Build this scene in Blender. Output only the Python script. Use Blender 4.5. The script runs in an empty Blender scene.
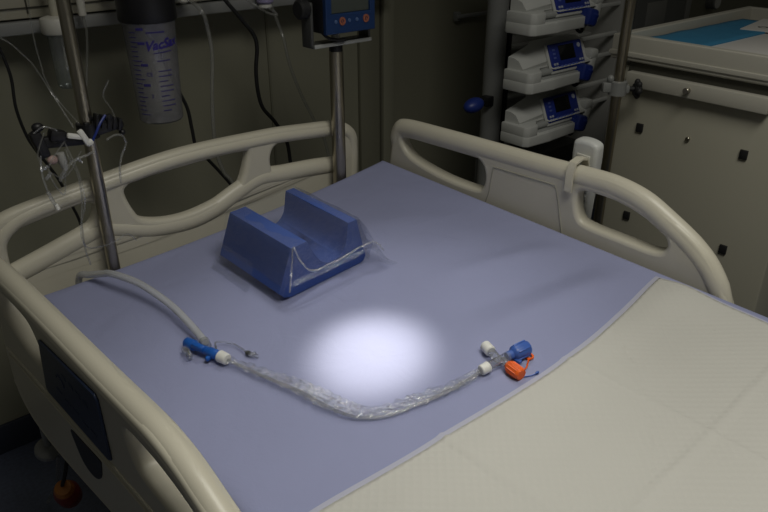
import bpy, bmesh, math, random
from mathutils import Vector, Matrix, noise
random.seed(7)
R = math.radians
PI = math.pi
scene = bpy.context.scene
COL = scene.collection

# ------------------------------------------------------------------ materials
def mat(name, col, rough=0.5, metal=0.0, spec=0.5, noise_amt=0.0, noise_scale=20, bump=0.0, bump_scale=60,
        trans=0.0, coat=0.0, sheen=0.0):
    m = bpy.data.materials.new(name); m.use_nodes = True
    nt = m.node_tree; b = nt.nodes['Principled BSDF']
    b.inputs['Base Color'].default_value = (*col, 1)
    b.inputs['Roughness'].default_value = rough
    b.inputs['Metallic'].default_value = metal
    b.inputs['Specular IOR Level'].default_value = spec
    b.inputs['Transmission Weight'].default_value = trans
    b.inputs['Coat Weight'].default_value = coat
    b.inputs['Sheen Weight'].default_value = sheen
    tc = nt.nodes.new('ShaderNodeTexCoord')
    if noise_amt:
        n = nt.nodes.new('ShaderNodeTexNoise'); n.inputs['Scale'].default_value = noise_scale
        n.inputs['Detail'].default_value = 4
        nt.links.new(tc.outputs['Object'], n.inputs['Vector'])
        r = nt.nodes.new('ShaderNodeMixRGB'); r.blend_type = 'MIX'
        r.inputs[1].default_value = (*[c*(1-noise_amt) for c in col], 1)
        r.inputs[2].default_value = (*[min(1, c*(1+noise_amt)) for c in col], 1)
        nt.links.new(n.outputs['Fac'], r.inputs[0]); nt.links.new(r.outputs[0], b.inputs['Base Color'])
    if bump:
        n = nt.nodes.new('ShaderNodeTexNoise'); n.inputs['Scale'].default_value = bump_scale
        n.inputs['Detail'].default_value = 5
        nt.links.new(tc.outputs['Object'], n.inputs['Vector'])
        bp = nt.nodes.new('ShaderNodeBump'); bp.inputs['Strength'].default_value = bump
        bp.inputs['Distance'].default_value = 0.004
        nt.links.new(n.outputs['Fac'], bp.inputs['Height']); nt.links.new(bp.outputs['Normal'], b.inputs['Normal'])
    return m

def film(name, tint=(0.97, 0.98, 1.0), gloss=0.16, rough=0.16, bump=0.8, scale=90, haze=0.0, hazecol=(0.8, 0.82, 0.85)):
    """thin clear plastic: mostly see-through with glossy wrinkles"""
    m = bpy.data.materials.new(name); m.use_nodes = True
    nt = m.node_tree; nt.nodes.clear()
    out = nt.nodes.new('ShaderNodeOutputMaterial')
    tr = nt.nodes.new('ShaderNodeBsdfTransparent'); tr.inputs[0].default_value = (*tint, 1)
    gl = nt.nodes.new('ShaderNodeBsdfGlossy'); gl.inputs['Roughness'].default_value = rough
    mx = nt.nodes.new('ShaderNodeMixShader')
    lw = nt.nodes.new('ShaderNodeLayerWeight'); lw.inputs['Blend'].default_value = 0.25
    mp = nt.nodes.new('ShaderNodeMapRange'); mp.inputs['To Min'].default_value = gloss*0.5; mp.inputs['To Max'].default_value = min(1, gloss*3.2)
    nt.links.new(lw.outputs['Fresnel'], mp.inputs['Value'])
    tc = nt.nodes.new('ShaderNodeTexCoord'); n = nt.nodes.new('ShaderNodeTexNoise')
    n.inputs['Scale'].default_value = scale; n.inputs['Detail'].default_value = 3
    nt.links.new(tc.outputs['Object'], n.inputs['Vector'])
    bp = nt.nodes.new('ShaderNodeBump'); bp.inputs['Strength'].default_value = bump; bp.inputs['Distance'].default_value = 0.006
    nt.links.new(n.outputs['Fac'], bp.inputs['Height'])
    nt.links.new(bp.outputs['Normal'], gl.inputs['Normal'])
    base = tr.outputs[0]
    if haze:
        df = nt.nodes.new('ShaderNodeBsdfDiffuse'); df.inputs[0].default_value = (*hazecol, 1)
        m2 = nt.nodes.new('ShaderNodeMixShader'); m2.inputs[0].default_value = haze
        nt.links.new(tr.outputs[0], m2.inputs[1]); nt.links.new(df.outputs[0], m2.inputs[2]); base = m2.outputs[0]
    nt.links.new(mp.outputs[0], mx.inputs[0]); nt.links.new(base, mx.inputs[1]); nt.links.new(gl.outputs[0], mx.inputs[2])
    nt.links.new(mx.outputs[0], out.inputs[0])
    return m

M = {}
M['bed'] = mat('cream_bed_plastic', (0.60, 0.57, 0.465), 0.38, noise_amt=0.03, noise_scale=6, bump=0.03, bump_scale=300)
M['bed_edge'] = mat('grey_groove_line', (0.34, 0.33, 0.27), 0.6)
M['navy'] = mat('navy_panel', (0.022, 0.036, 0.080), 0.42, noise_amt=0.05)
M['navy_print'] = mat('dim_panel_print', (0.028, 0.040, 0.080), 0.5)
M['black'] = mat('black_plastic', (0.010, 0.010, 0.012), 0.45, noise_amt=0.1)
M['rubber'] = mat('black_rubber', (0.012, 0.012, 0.013), 0.6)
M['steel'] = mat('brushed_steel', (0.42, 0.39, 0.32), 0.3, metal=1.0, bump=0.03, bump_scale=200)
M['chrome'] = mat('chrome', (0.65, 0.64, 0.60), 0.18, metal=1.0)
M['pump'] = mat('pump_white_plastic', (0.52, 0.53, 0.51), 0.45, noise_amt=0.02)
M['pump_groove'] = mat('pump_grey_channel', (0.33, 0.34, 0.33), 0.5)
M['blue_key'] = mat('blue_keypad', (0.018, 0.035, 0.24), 0.4)
M['blue_grip'] = mat('blue_grip', (0.012, 0.03, 0.20), 0.42)
M['key_grey'] = mat('grey_key', (0.40, 0.43, 0.52), 0.5)
M['key_blue'] = mat('light_blue_key', (0.10, 0.14, 0.42), 0.5)
M['screen'] = mat('dark_screen', (0.008, 0.009, 0.010), 0.12)
M['screen_grey'] = mat('grey_green_screen', (0.060, 0.070, 0.062), 0.2)
M['monitor_blue'] = mat('monitor_blue', (0.010, 0.034, 0.115), 0.4)
M['btn_orange'] = mat('dull_orange_button', (0.30, 0.10, 0.06), 0.5)
M['btn_blue'] = mat('dull_blue_button', (0.07, 0.12, 0.25), 0.5)
M['wall'] = mat('wall_paint', (0.27, 0.265, 0.20), 0.55, noise_amt=0.06, noise_scale=2.5, bump=0.05, bump_scale=120)
M['wall2'] = mat('wall_panel_paint', (0.22, 0.215, 0.16), 0.5, noise_amt=0.06, noise_scale=2.5)
M['trunk'] = mat('cream_trunking', (0.46, 0.44, 0.35), 0.5, noise_amt=0.04, noise_scale=5)
M['trunk_grey'] = mat('grey_trunking', (0.27, 0.275, 0.27), 0.5)
M['seam'] = mat('dark_seam', (0.06, 0.058, 0.045), 0.7)
M['baseb'] = mat('dark_blue_skirting', (0.028, 0.034, 0.055), 0.5, noise_amt=0.1)
M['cart'] = mat('cart_enamel', (0.405, 0.39, 0.315), 0.42, noise_amt=0.03, noise_scale=4)
M['cart_tray'] = mat('cart_tray_plastic', (0.45, 0.435, 0.375), 0.5, noise_amt=0.02)
M['column'] = mat('grey_column_enamel', (0.21, 0.215, 0.21), 0.42)
M['rack'] = mat('grey_rack', (0.36, 0.36, 0.34), 0.5)
M['dark_rack'] = mat('dark_grey_equipment', (0.06, 0.062, 0.06), 0.5)
M['white'] = mat('white_plastic', (0.74, 0.74, 0.70), 0.4)
M['offwhite'] = mat('offwhite_plastic', (0.62, 0.61, 0.55), 0.45)
M['handset'] = mat('handset_white', (0.55, 0.56, 0.54), 0.45)
M['orange'] = mat('orange_plastic', (0.85, 0.13, 0.012), 0.38)
M['valve'] = mat('blue_valve_plastic', (0.012, 0.10, 0.42), 0.35)
M['conn_blue'] = mat('blue_connector_plastic', (0.05, 0.12, 0.42), 0.35)
M['ink'] = mat('blue_violet_ink', (0.03, 0.02, 0.22), 0.5)
M['red'] = mat('red_plastic', (0.22, 0.014, 0.006), 0.4)
M['amber'] = mat('amber_plastic', (0.45, 0.16, 0.02), 0.4)
M['green'] = mat('teal_mark', (0.05, 0.32, 0.24), 0.5)
M['bluecloth'] = mat('blue_wrap_cloth', (0.035, 0.20, 0.36), 0.7, noise_amt=0.12, noise_scale=30, bump=0.3, bump_scale=40)
M['paper'] = mat('white_paper', (0.62, 0.60, 0.57), 0.7, noise_amt=0.02)
M['foam'] = mat('blue_foam', (0.040, 0.085, 0.31), 0.75, noise_amt=0.10, noise_scale=14, bump=0.12, bump_scale=400)
M['lav'] = mat('lilac_plastic', (0.33, 0.30, 0.48), 0.5)
M['deck'] = mat('grey_bed_frame', (0.16, 0.16, 0.16), 0.5)
M['border'] = mat('thin_pad_margin', (0.42, 0.425, 0.52), 0.8, bump=0.15, bump_scale=150)
M['film'] = film('cushion_film', gloss=0.13, rough=0.14, bump=1.0, scale=55, haze=0.04)
M['crease'] = film('crumpled_film_edge', gloss=0.3, rough=0.1, bump=1.0, scale=200, haze=0.22, hazecol=(0.75, 0.78, 0.85))
M['sleeve'] = film('sleeve_film', gloss=0.19, rough=0.09, bump=0.6, scale=160, haze=0.02, tint=(0.975, 0.98, 0.985))
M['clear'] = film('clear_plastic', gloss=0.25, rough=0.08, bump=0.15, scale=60, haze=0.10)
M['clear_dim'] = film('cloudy_tube', gloss=0.12, rough=0.2, bump=0.1, scale=60, haze=0.28, hazecol=(0.36, 0.36, 0.33))
M['thin_tube'] = film('thin_tube', gloss=0.12, rough=0.2, bump=0.1, scale=60, haze=0.12, hazecol=(0.4, 0.4, 0.37))
M['hose'] = film('milky_hose', gloss=0.22, rough=0.16, bump=0.1, scale=40, haze=0.42, hazecol=(0.82, 0.84, 0.86))
M['jar'] = film('canister_plastic', gloss=0.16, rough=0.2, bump=0.1, scale=20, haze=0.55, hazecol=(0.24, 0.24, 0.26))
M['bottle'] = film('bottle_plastic', gloss=0.15, rough=0.12, bump=0.1, scale=20, haze=0.08, tint=(0.8, 0.85, 0.85))

def sheet_mat():
    m = mat('blue_sheet_cloth', (0.278, 0.298, 0.465), 0.85, noise_amt=0.03, noise_scale=9)
    nt = m.node_tree; b = nt.nodes['Principled BSDF']
    tc = nt.nodes.new('ShaderNodeTexCoord')
    n1 = nt.nodes.new('ShaderNodeTexNoise'); n1.inputs['Scale'].default_value = 14; n1.inputs['Detail'].default_value = 4; n1.inputs['Distortion'].default_value = 0.6
    n2 = nt.nodes.new('ShaderNodeTexNoise'); n2.inputs['Scale'].default_value = 420; n2.inputs['Detail'].default_value = 2
    for n in (n1, n2): nt.links.new(tc.outputs['Object'], n.inputs['Vector'])
    b1 = nt.nodes.new('ShaderNodeBump'); b1.inputs['Strength'].default_value = 0.35; b1.inputs['Distance'].default_value = 0.008
    b2 = nt.nodes.new('ShaderNodeBump'); b2.inputs['Strength'].default_value = 0.25; b2.inputs['Distance'].default_value = 0.001
    nt.links.new(n1.outputs['Fac'], b1.inputs['Height']); nt.links.new(n2.outputs['Fac'], b2.inputs['Height'])
    nt.links.new(b1.outputs['Normal'], b2.inputs['Normal']); nt.links.new(b2.outputs['Normal'], b.inputs['Normal'])
    return m
M['sheet'] = sheet_mat()

def pad_mat():
    m = mat('quilted_pad', (0.53, 0.523, 0.483), 0.85, noise_amt=0.02, noise_scale=8)
    nt = m.node_tree; b = nt.nodes['Principled BSDF']
    tc = nt.nodes.new('ShaderNodeTexCoord')
    mp = nt.nodes.new('ShaderNodeMapping'); mp.inputs['Rotation'].default_value = (0, 0, R(45)); mp.inputs['Scale'].default_value = (95, 95, 95)
    ck = nt.nodes.new('ShaderNodeTexVoronoi'); ck.inputs['Scale'].default_value = 1.0; ck.inputs['Randomness'].default_value = 0.0
    nt.links.new(tc.outputs['Object'], mp.inputs['Vector']); nt.links.new(mp.outputs[0], ck.inputs['Vector'])
    n1 = nt.nodes.new('ShaderNodeTexNoise'); n1.inputs['Scale'].default_value = 10; n1.inputs['Detail'].default_value = 4
    nt.links.new(tc.outputs['Object'], n1.inputs['Vector'])
    b1 = nt.nodes.new('ShaderNodeBump'); b1.inputs['Strength'].default_value = 0.30; b1.inputs['Distance'].default_value = 0.008
    b2 = nt.nodes.new('ShaderNodeBump'); b2.inputs['Strength'].default_value = 0.5; b2.inputs['Distance'].default_value = 0.0018
    nt.links.new(n1.outputs['Fac'], b1.inputs['Height']); nt.links.new(ck.outputs['Distance'], b2.inputs['Height'])
    nt.links.new(b1.outputs['Normal'], b2.inputs['Normal']); nt.links.new(b2.outputs['Normal'], b.inputs['Normal'])
    return m
M['pad'] = pad_mat()

def floor_mat():
    m = mat('speckled_blue_floor', (0.085, 0.10, 0.15), 0.5, noise_amt=0.4, noise_scale=120)
    return m
M['floor'] = floor_mat()

# ------------------------------------------------------------------ mesh helpers
def rot_to(d):
    return Vector((0, 0, 1)).rotation_difference(Vector(d).normalized()).to_matrix()

def crom(pts, n=6, closed=False):
    """Catmull-Rom sampling of a polyline"""
    pts = [Vector(p) for p in pts]; N = len(pts); out = []
    rng = range(N if closed else N-1)
    for i in rng:
        p1, p2 = pts[i], pts[(i+1) % N]
        p0 = pts[(i-1) % N] if (closed or i > 0) else p1*2-p2
        p3 = pts[(i+2) % N] if (closed or i < N-2) else p2*2-p1
        for k in range(n):
            t = k/n
            out.append(0.5*((2*p1)+(p2-p0)*t+(2*p0-5*p1+4*p2-p3)*t*t+(3*p1-p0-3*p2+p3)*t**3))
    if not closed: out.append(pts[-1].copy())
    return out

class MB:
    def __init__(s): s.bm = bmesh.new()
    def box(s, c, size, rot=None, bev=0.0, seg=2):
        r = bmesh.ops.create_cube(s.bm, size=1.0); vs = r['verts']
        bmesh.ops.scale(s.bm, vec=Vector(size), verts=vs)
        if bev:
            es = list({e for v in vs for e in v.link_edges})
            o = bmesh.ops.bevel(s.bm, geom=es, offset=bev, segments=seg, affect='EDGES', profile=0.5)
            vs = list({v for f in o['faces'] for v in f.verts} | {v for v in vs if v.is_valid})
        if rot is not None: bmesh.ops.rotate(s.bm, cent=(0, 0, 0), matrix=rot, verts=vs)
        bmesh.ops.translate(s.bm, vec=Vector(c), verts=vs)
        return s
    def cyl(s, p0, p1, r0, r1=None, seg=20, bev=0.0):
        """closed (tapered) cylinder with small chamfered rims"""
        p0 = Vector(p0); p1 = Vector(p1); r1 = r0 if r1 is None else r1
        h = (p1-p0).length
        b = bev
        prof = [(0, 0), (r0-b, 0), (r0, b), (r1, h-b), (r1-b, h), (0, h)] if b else [(0, 0), (r0, 0), (r1, h), (0, h)]
        return s.lathe(prof, p0, p1-p0, seg)
    def lathe(s, prof, origin=(0, 0, 0), axis=(0, 0, 1), seg=24, a0=0.0, a1=2*PI):
        rm = rot_to(axis); o = Vector(origin); rings = []
        full = abs((a1-a0)-2*PI) < 1e-6
        for r, z in prof:
            if r < 1e-7: rings.append([s.bm.verts.new(o+rm@Vector((0, 0, z)))])
            else:
                n = seg if full else seg+1
                rings.append([s.bm.verts.new(o+rm@Vector((r*math.cos(a0+(a1-a0)*k/seg), r*math.sin(a0+(a1-a0)*k/seg), z))) for k in range(n)])
        for a, b in zip(rings, rings[1:]):
            n = seg
            for k in range(n):
                k2 = (k+1) % len(a) if len(a) > 1 else 0; j2 = (k+1) % len(b) if len(b) > 1 else 0
                try:
                    if len(a) == 1 and len(b) == 1: continue
                    if len(a) == 1: s.bm.faces.new((a[0], b[k], b[j2]))
                    elif len(b) == 1: s.bm.faces.new((a[k], a[k2], b[0]))
                    else: s.bm.faces.new((a[k], a[k2], b[j2], b[k]))
                except ValueError: pass
        return s
    def tube(s, pts, r, seg=10, sx=1.0, closed=False, caps=True, up=None):
        """sweep an ellipse (r*sx across, r along 'up') along a path; r may be a list"""
        pts = [Vector(p) for p in pts]; N = len(pts); rings = []
        nrm = None
        for i, p in enumerate(pts):
            if closed: t = pts[(i+1) % N]-pts[(i-1) % N]
            else: t = pts[min(i+1, N-1)]-pts[max(i-1, 0)]
            t = t.normalized() if t.length > 1e-9 else Vector((0, 0, 1))
            if up is not None:
                nrm = Vector(up)-t*t.dot(Vector(up)); nrm.normalize()
            elif nrm is None:
                a = Vector((0, 0, 1)) if abs(t.z) < 0.9 else Vector((1, 0, 0))
                nrm = (a-t*t.dot(a)).normalized()
            else:
                nrm = (nrm-t*t.dot(nrm)).normalized()
            bn = t.cross(nrm)
            rr = r[i] if isinstance(r, (list, tuple)) else r
            xx = sx[i] if isinstance(sx, (list, tuple)) else sx
            rings.append([s.bm.verts.new(p+nrm*rr*math.sin(2*PI*k/seg)+bn*rr*xx*math.cos(2*PI*k/seg)) for k in range(seg)])
        for i in range(N if closed else N-1):
            a, b = rings[i], rings[(i+1) % N]
            for k in range(seg):
                s.bm.faces.new((a[k], a[(k+1) % seg], b[(k+1) % seg], b[k]))
        if caps and not closed:
            s.bm.faces.new(rings[0][::-1]); s.bm.faces.new(rings[-1])
        return s
    def ball(s, c, r, seg=16, rot=None):
        o = bmesh.ops.create_uvsphere(s.bm, u_segments=seg, v_segments=max(6, seg//2), radius=1.0); vs = o['verts']
        rr = r if isinstance(r, (tuple, list)) else (r, r, r)
        bmesh.ops.scale(s.bm, vec=Vector(rr), verts=vs)
        if rot is not None: bmesh.ops.rotate(s.bm, cent=(0, 0, 0), matrix=rot, verts=vs)
        bmesh.ops.translate(s.bm, vec=Vector(c), verts=vs)
        return s
    def prism(s, poly, origin, ex, ey, depth, bev=0.0, seg=2):
        """polygon in the plane (ex, ey), extruded by the vector depth"""
        o = Vector(origin); ex = Vector(ex); ey = Vector(ey); d = Vector(depth)
        a = [s.bm.verts.new(o+ex*p[0]+ey*p[1]) for p in poly]
        b = [s.bm.verts.new(o+ex*p[0]+ey*p[1]+d) for p in poly]
        n = len(a); fs = [s.bm.faces.new(a), s.bm.faces.new(b[::-1])]
        for k in range(n): fs.append(s.bm.faces.new((a[k], b[k], b[(k+1) % n], a[(k+1) % n])))
        if bev:
            es = list({e for f in fs for e in f.edges})
            bmesh.ops.bevel(s.bm, geom=es, offset=bev, segments=seg, affect='EDGES', profile=0.5)
        return s
    def grid(s, f, nu, nv):
        vs = [[s.bm.verts.new(f(i/nu, j/nv)) for i in range(nu+1)] for j in range(nv+1)]
        for j in range(nv):
            for i in range(nu):
                s.bm.faces.new((vs[j][i], vs[j][i+1], vs[j+1][i+1], vs[j+1][i]))
        return s
    def mesh(s, other, mtx=None):
        """merge an existing mesh datablock"""
        n0 = len(s.bm.verts); s.bm.from_mesh(other); s.bm.verts.ensure_lookup_table()
        if mtx is not None: bmesh.ops.transform(s.bm, matrix=mtx, verts=s.bm.verts[n0:])
        return s
    def build(s, name, m, parent=None, smooth=40, fix=True):
        if fix: bmesh.ops.recalc_face_normals(s.bm, faces=s.bm.faces[:])
        me = bpy.data.meshes.new(name); s.bm.to_mesh(me); s.bm.free()
        me.materials.append(m)
        if smooth:
            me.polygons.foreach_set('use_smooth', [True]*len(me.polygons))
            me.set_sharp_from_angle(angle=R(smooth))
        o = bpy.data.objects.new(name, me); COL.objects.link(o)
        if parent is not None: o.parent = parent
        return o

def plate_mesh(outer, holes, half, bev):
    """rounded plate with holes, made as a filled 2D curve: outline in XY, thickness along Z"""
    cu = bpy.data.curves.new('plate', 'CURVE'); cu.dimensions = '2D'; cu.fill_mode = 'BOTH'
    for pl in [outer]+list(holes):
        sp = cu.splines.new('POLY'); sp.points.add(len(pl)-1); sp.use_cyclic_u = True
        for p, q in zip(sp.points, pl): p.co = (q[0], q[1], 0, 1)
    cu.extrude = max(half-bev, 0.0); cu.bevel_depth = bev; cu.offset = -bev; cu.bevel_resolution = 3
    return curve_to_mesh(cu)

def curve_to_mesh(cu):
    o = bpy.data.objects.new('tmp', cu); COL.objects.link(o)
    dg = bpy.context.evaluated_depsgraph_get(); dg.update()
    me = bpy.data.meshes.new_from_object(o.evaluated_get(dg))
    bpy.data.objects.remove(o); bpy.data.curves.remove(cu)
    return me

def text_mesh(body, size, shear=0.0, extrude=0.0003, offset=0.0, align='CENTER'):
    cu = bpy.data.curves.new('text', 'FONT'); cu.body = body; cu.size = size; cu.shear = shear
    cu.extrude = extrude; cu.offset = offset; cu.align_x = align; cu.align_y = 'CENTER'; cu.resolution_u = 3
    return curve_to_mesh(cu)

def tag(o, label=None, cat=None, group=None, kind=None):
    if label: o['label'] = label
    if cat: o['category'] = cat
    if group: o['group'] = group
    if kind: o['kind'] = kind
    return o

def thing(name, loc, label, cat, rot=None, group=None):
    o = bpy.data.objects.new(name, None); COL.objects.link(o)
    o.empty_display_size = 0.05
    o.location = loc
    if rot is not None: o.rotation_euler = rot
    return tag(o, label, cat, group)

# ------------------------------------------------------------------ the bed's own frame (tilted a little: head up, right side up)
psi, al, ro = R(2.356), R(1.997), R(3.714)
P0 = Vector((0.72, 0.90, 0.72))
vv = Vector((-math.sin(psi)*math.cos(al), math.cos(psi)*math.cos(al), math.sin(al)))
u0 = Vector((math.cos(psi), math.sin(psi), 0)); w0 = u0.cross(vv)
uu = u0*math.cos(ro)+w0*math.sin(ro); ww = uu.cross(vv)
BM = Matrix((uu, vv, ww)).transposed()
BE = BM.to_euler()
def bw(l): return P0+BM@Vector(l)
def bed_thing(name, base, label, cat, group=None):
    return thing(name, bw(base), label, cat, BE, group)
def bl(P): return BM.transposed()@(Vector(P)-P0)      # world -> bed

# ================================================================== SETTING
WY = 1.80
def struct(name, mb, m, **k): return tag(mb.build(name, m, **k), kind='structure')
struct('floor', MB().box((1.2, -0.4, -0.02), (7.0, 5.0, 0.04)), M['floor'])
struct('wall_back', MB().box((1.2, WY+0.05, 1.3), (7.0, 0.1, 2.6)), M['wall'])
struct('wall_right', MB().box((4.65, -0.4, 1.3), (0.1, 5.0, 2.6)), M['wall'])
struct('baseboard_back', MB().box((1.2, WY-0.006, 0.0425), (6.8, 0.012, 0.085), bev=0.003), M['baseb'])
# vertical pillar profile where two wall panels meet
struct('trim_1', MB().box((1.475, WY-0.008, 1.345), (0.08, 0.016, 2.5), bev=0.003), M['wall2'])
struct('trim_2', MB().box((1.545, WY-0.014, 1.345), (0.045, 0.028, 2.5), bev=0.004), M['wall'])
struct('trim_3', MB().box((2.65, WY-0.004, 1.345), (2.14, 0.008, 2.5)), M['wall2'])
# faint vertical seams between the wall boards left of the pillar
for i, x in enumerate((0.05, 0.58, 1.11)):
    struct('trim_%d' % (4+i), MB().box((x, WY-0.002, 1.345), (0.006, 0.004, 2.5)), M['wall2'])

# bedhead service trunking on the wall: grey lower duct and cream boards above it
tk = thing('service_trunking', (0.55, WY, 1.075), 'long cream and grey service duct fixed along the wall above the headboard', 'wall duct')
MB().box((0, -0.05, 0.0125), (1.9, 0.1, 0.027), bev=0.004).build('lower_duct', M['trunk_grey'], tk)
MB().box((0, -0.045, 0.16), (1.9, 0.09, 0.26), bev=0.004).build('cover_board', M['trunk'], tk)
MB().box((0, -0.0915, 0.052), (1.9, 0.003, 0.003)).box((-0.083, -0.0915, 0.16), (0.003, 0.003, 0.24)).box((0.55, -0.0915, 0.16), (0.003, 0.003, 0.24)).build('panel_seam', M['seam'], tk)

# ================================================================== BED
# side rail profile in (v along the bed, w up)
rail_out = crom([(0.352, 0.085), (0.328, 0.110), (0.20, 0.122), (0.065, 0.130), (-0.08, 0.137), (-0.20, 0.145), (-0.25, 0.146),
                 (-0.30, 0.137), (-0.345, 0.118), (-0.411, 0.085), (-0.455, 0.045), (-0.495, -0.02), (-0.520, -0.09),
                 (-0.50, -0.125), (-0.42, -0.135), (-0.20, -0.170), (0.03, -0.217), (0.20, -0.255), (0.32, -0.272), (0.40, -0.265),
                 (0.440, -0.215), (0.415, -0.12), (0.375, -0.03), (0.360, 0.04)], 4, True)
op_head = crom([(0.322, 0.072), (0.300, 0.083), (0.20, 0.090), (0.105, 0.094), (0.075, 0.088), (0.062, 0.066), (0.064, 0.035), (0.085, 0.021),
                (0.175, 0.019), (0.258, 0.029), (0.302, 0.044)], 4, True)
op_foot = crom([(-0.170, 0.088), (-0.182, 0.104), (-0.233, 0.107), (-0.275, 0.103), (-0.323, 0.090), (-0.356, 0.073), (-0.364, 0.052), (-0.344, 0.037),
                (-0.277, 0.036), (-0.20, 0.037), (-0.178, 0.050)], 4, True)
op_left = crom([(0.325, 0.066), (0.300, 0.079), (0.22, 0.088), (0.165, 0.090), (0.142, 0.082), (0.133, 0.058), (0.140, 0.020), (0.160, 0.004),
                (0.22, 0.002), (0.285, 0.018), (0.315, 0.040)], 4, True)
rail_top = crom([(0.352, -0.01, 1), (0.348, 0.055, 1), (0.338, 0.085, 1), (0.315, 0.098, 1), (0.20, 0.106, 1), (0.065, 0.113, 1), (-0.08, 0.120, 1), (-0.20, 0.128, 1), (-0.25, 0.128, 1),
                 (-0.30, 0.119, 1), (-0.345, 0.099, 1), (-0.405, 0.066, 1), (-0.445, 0.030, 1), (-0.482, -0.03, 1), (-0.498, -0.085, 1)], 5)

bed = bed_thing('hospital_bed', (-0.03, -0.5, -0.70), 'cream plastic hospital bed with a headboard and two side rails holding a blue sheeted mattress', 'hospital bed')
BB = Vector((-0.03, -0.5, -0.70))
def bp(u, v, w): return Vector((u, v, w))-BB
AX = Matrix(((0, 0, 1, 0), (1, 0, 0, 0), (0, 1, 0, 0), (0, 0, 0, 1)))   # plate (x,y,z) -> (u=z, v=x, w=y)
def make_rail(uc, half, dw, name):
    me = plate_mesh(rail_out, [op_head if uc > 0 else op_left, op_foot], half, 0.009)
    mtx = Matrix.Translation(bp(uc, 0, dw)) @ AX
    rail = MB().mesh(me, mtx).build(name, M['bed'], bed)
    MB().tube([bp(uc, p[0], p[1]+dw) for p in rail_top], [0.006+0.0125*min(1, i/6, (len(rail_top)-1-i)/8) for i in range(len(rail_top))], 16, sx=1.22).build('handrail', M['bed'], rail)
    return rail
railR = make_rail(0.428, 0.0165, -0.013, 'side_rail')
railL = make_rail(-0.505, 0.0175, 0.0, 'side_rail')
tag(railR, 'far right cream side rail'); tag(railL, 'near left cream side rail with a navy panel')
# recessed rectangular inlay groove on the inner face of the right rail
gp = crom([(0.045, 0.03), (0.038, 0.083), (0.030, 0.089), (-0.04, 0.093), (-0.110, 0.097), (-0.122, 0.091), (-0.138, 0.035), (-0.146, -0.02), (-0.10, -0.03), (0.02, -0.035), (0.052, -0.01)], 4, True)
MB().tube([bp(0.4112, p[0], p[1]-0.013) for p in gp], 0.0013, 6, closed=True).build('inlay_groove', M['bed_edge'], railR)
# left rail, outer face: navy control panel, raised ridge lines, dark angle-gauge window
UO = -0.5225
cp = [(0.100, 0.088), (-0.10, 0.113), (-0.106, 0.105), (-0.084, -0.012), (-0.088, -0.018), (-0.070, -0.020), (0.148, -0.040), (0.152, -0.032)]
cpan = MB().prism(cp[:3]+[(-0.086, -0.014), (-0.078, -0.0195), (0.146, -0.041), (0.153, -0.034)], bp(UO, 0, 0), (0, 1, 0), (0, 0, 1), (-0.004, 0, 0), 0.0015, 1).build('control_panel', M['navy'], railL)
pm = MB()
for i, (v0, w0_, s_) in enumerate(((0.045, 0.045, 0.013),)):
    MB().tube([bp(UO-0.0042, v0+s_*math.cos(a), w0_+s_*0.8*math.sin(a)) for a in [k*0.5 for k in range(9)]], 0.0010, 6).build('panel_icon', M['navy_print'], cpan)
for k in range(5):
    pm.box(bp(UO-0.0042, 0.07-0.03*k, 0.012-0.004*(k % 2)), (0.0008, 0.018, 0.003))
pm.build('panel_text', M['navy_print'], cpan); pm = MB()
for k in range(4):
    pm.box(bp(UO-0.0042, 0.02-0.024*k, 0.066), (0.0008, 0.012, 0.008))
pm.build('panel_marks', M['navy_print'], cpan)
rl = MB()
for off in (0.0, -0.016):
    rl.tube([bp(UO, p[0], p[1]+off) for p in crom([(0.38, -0.085, 0), (0.30, -0.075, 0), (0.15, -0.058, 0), (0.0, -0.040, 0), (-0.12, -0.028, 0), (-0.25, -0.022, 0), (-0.40, -0.03, 0)], 5)], 0.0026, 8)
rl.tube([bp(UO+0.002, p[0], p[1]) for p in crom([(0.43, -0.19, 0), (0.40, -0.245, 0), (0.32, -0.258, 0), (0.20, -0.241, 0), (0.03, -0.203, 0), (-0.20, -0.157, 0), (-0.42, -0.12, 0)], 5)], 0.003, 8)
rl.build('ridge_line', M['bed'], railL)
MB().prism([(p[0], p[1]) for p in crom([(0.096, -0.086, 0), (0.097, -0.115, 0), (0.085, -0.146, 0), (0.06, -0.153, 0), (0.03, -0.143, 0), (0.0, -0.115, 0), (-0.020, -0.075, 0), (-0.018, -0.066, 0), (0.04, -0.075, 0)], 4, True)],
           bp(UO+0.001, 0, 0), (0, 1, 0), (0, 0, 1), (-0.002, 0, 0)).build('angle_gauge', M['black'], railL)

# headboard, outline in (u, w), gently bowed
hb_out = crom([(-0.472, 0.100), (-0.464, 0.128), (-0.440, 0.144), (-0.392, 0.153), (-0.292, 0.164), (-0.163, 0.173), (-0.060, 0.170), (0.073, 0.156), (0.148, 0.145), (0.265, 0.121), (0.312, 0.105),
               (0.342, 0.079), (0.353, 0.048), (0.347, 0.009), (0.335, -0.06), (0.32, -0.17), (0.20, -0.20), (-0.05, -0.21), (-0.30, -0.20), (-0.43, -0.17), (-0.462, -0.05), (-0.478, 0.04)], 4, True)
hb_l = crom([(-0.466, 0.050), (-0.467, 0.080), (-0.457, 0.100), (-0.440, 0.107), (-0.390, 0.116), (-0.344, 0.121), (-0.312, 0.124), (-0.292, 0.118), (-0.296, 0.098), (-0.310, 0.080), (-0.36, 0.065), (-0.42, 0.050), (-0.455, 0.042)], 4, True)
hb_l = [Vector((p[0]*0.97-0.012, p[1])) for p in hb_l]
hb_m = crom([(-0.238, 0.118), (-0.230, 0.133), (-0.205, 0.138), (-0.067, 0.135), (0.020, 0.127), (0.033, 0.117), (0.011, 0.064), (-0.014, 0.050), (-0.067, 0.039), (-0.124, 0.035), (-0.175, 0.042), (-0.215, 0.058), (-0.228, 0.078)], 4, True)
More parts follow.
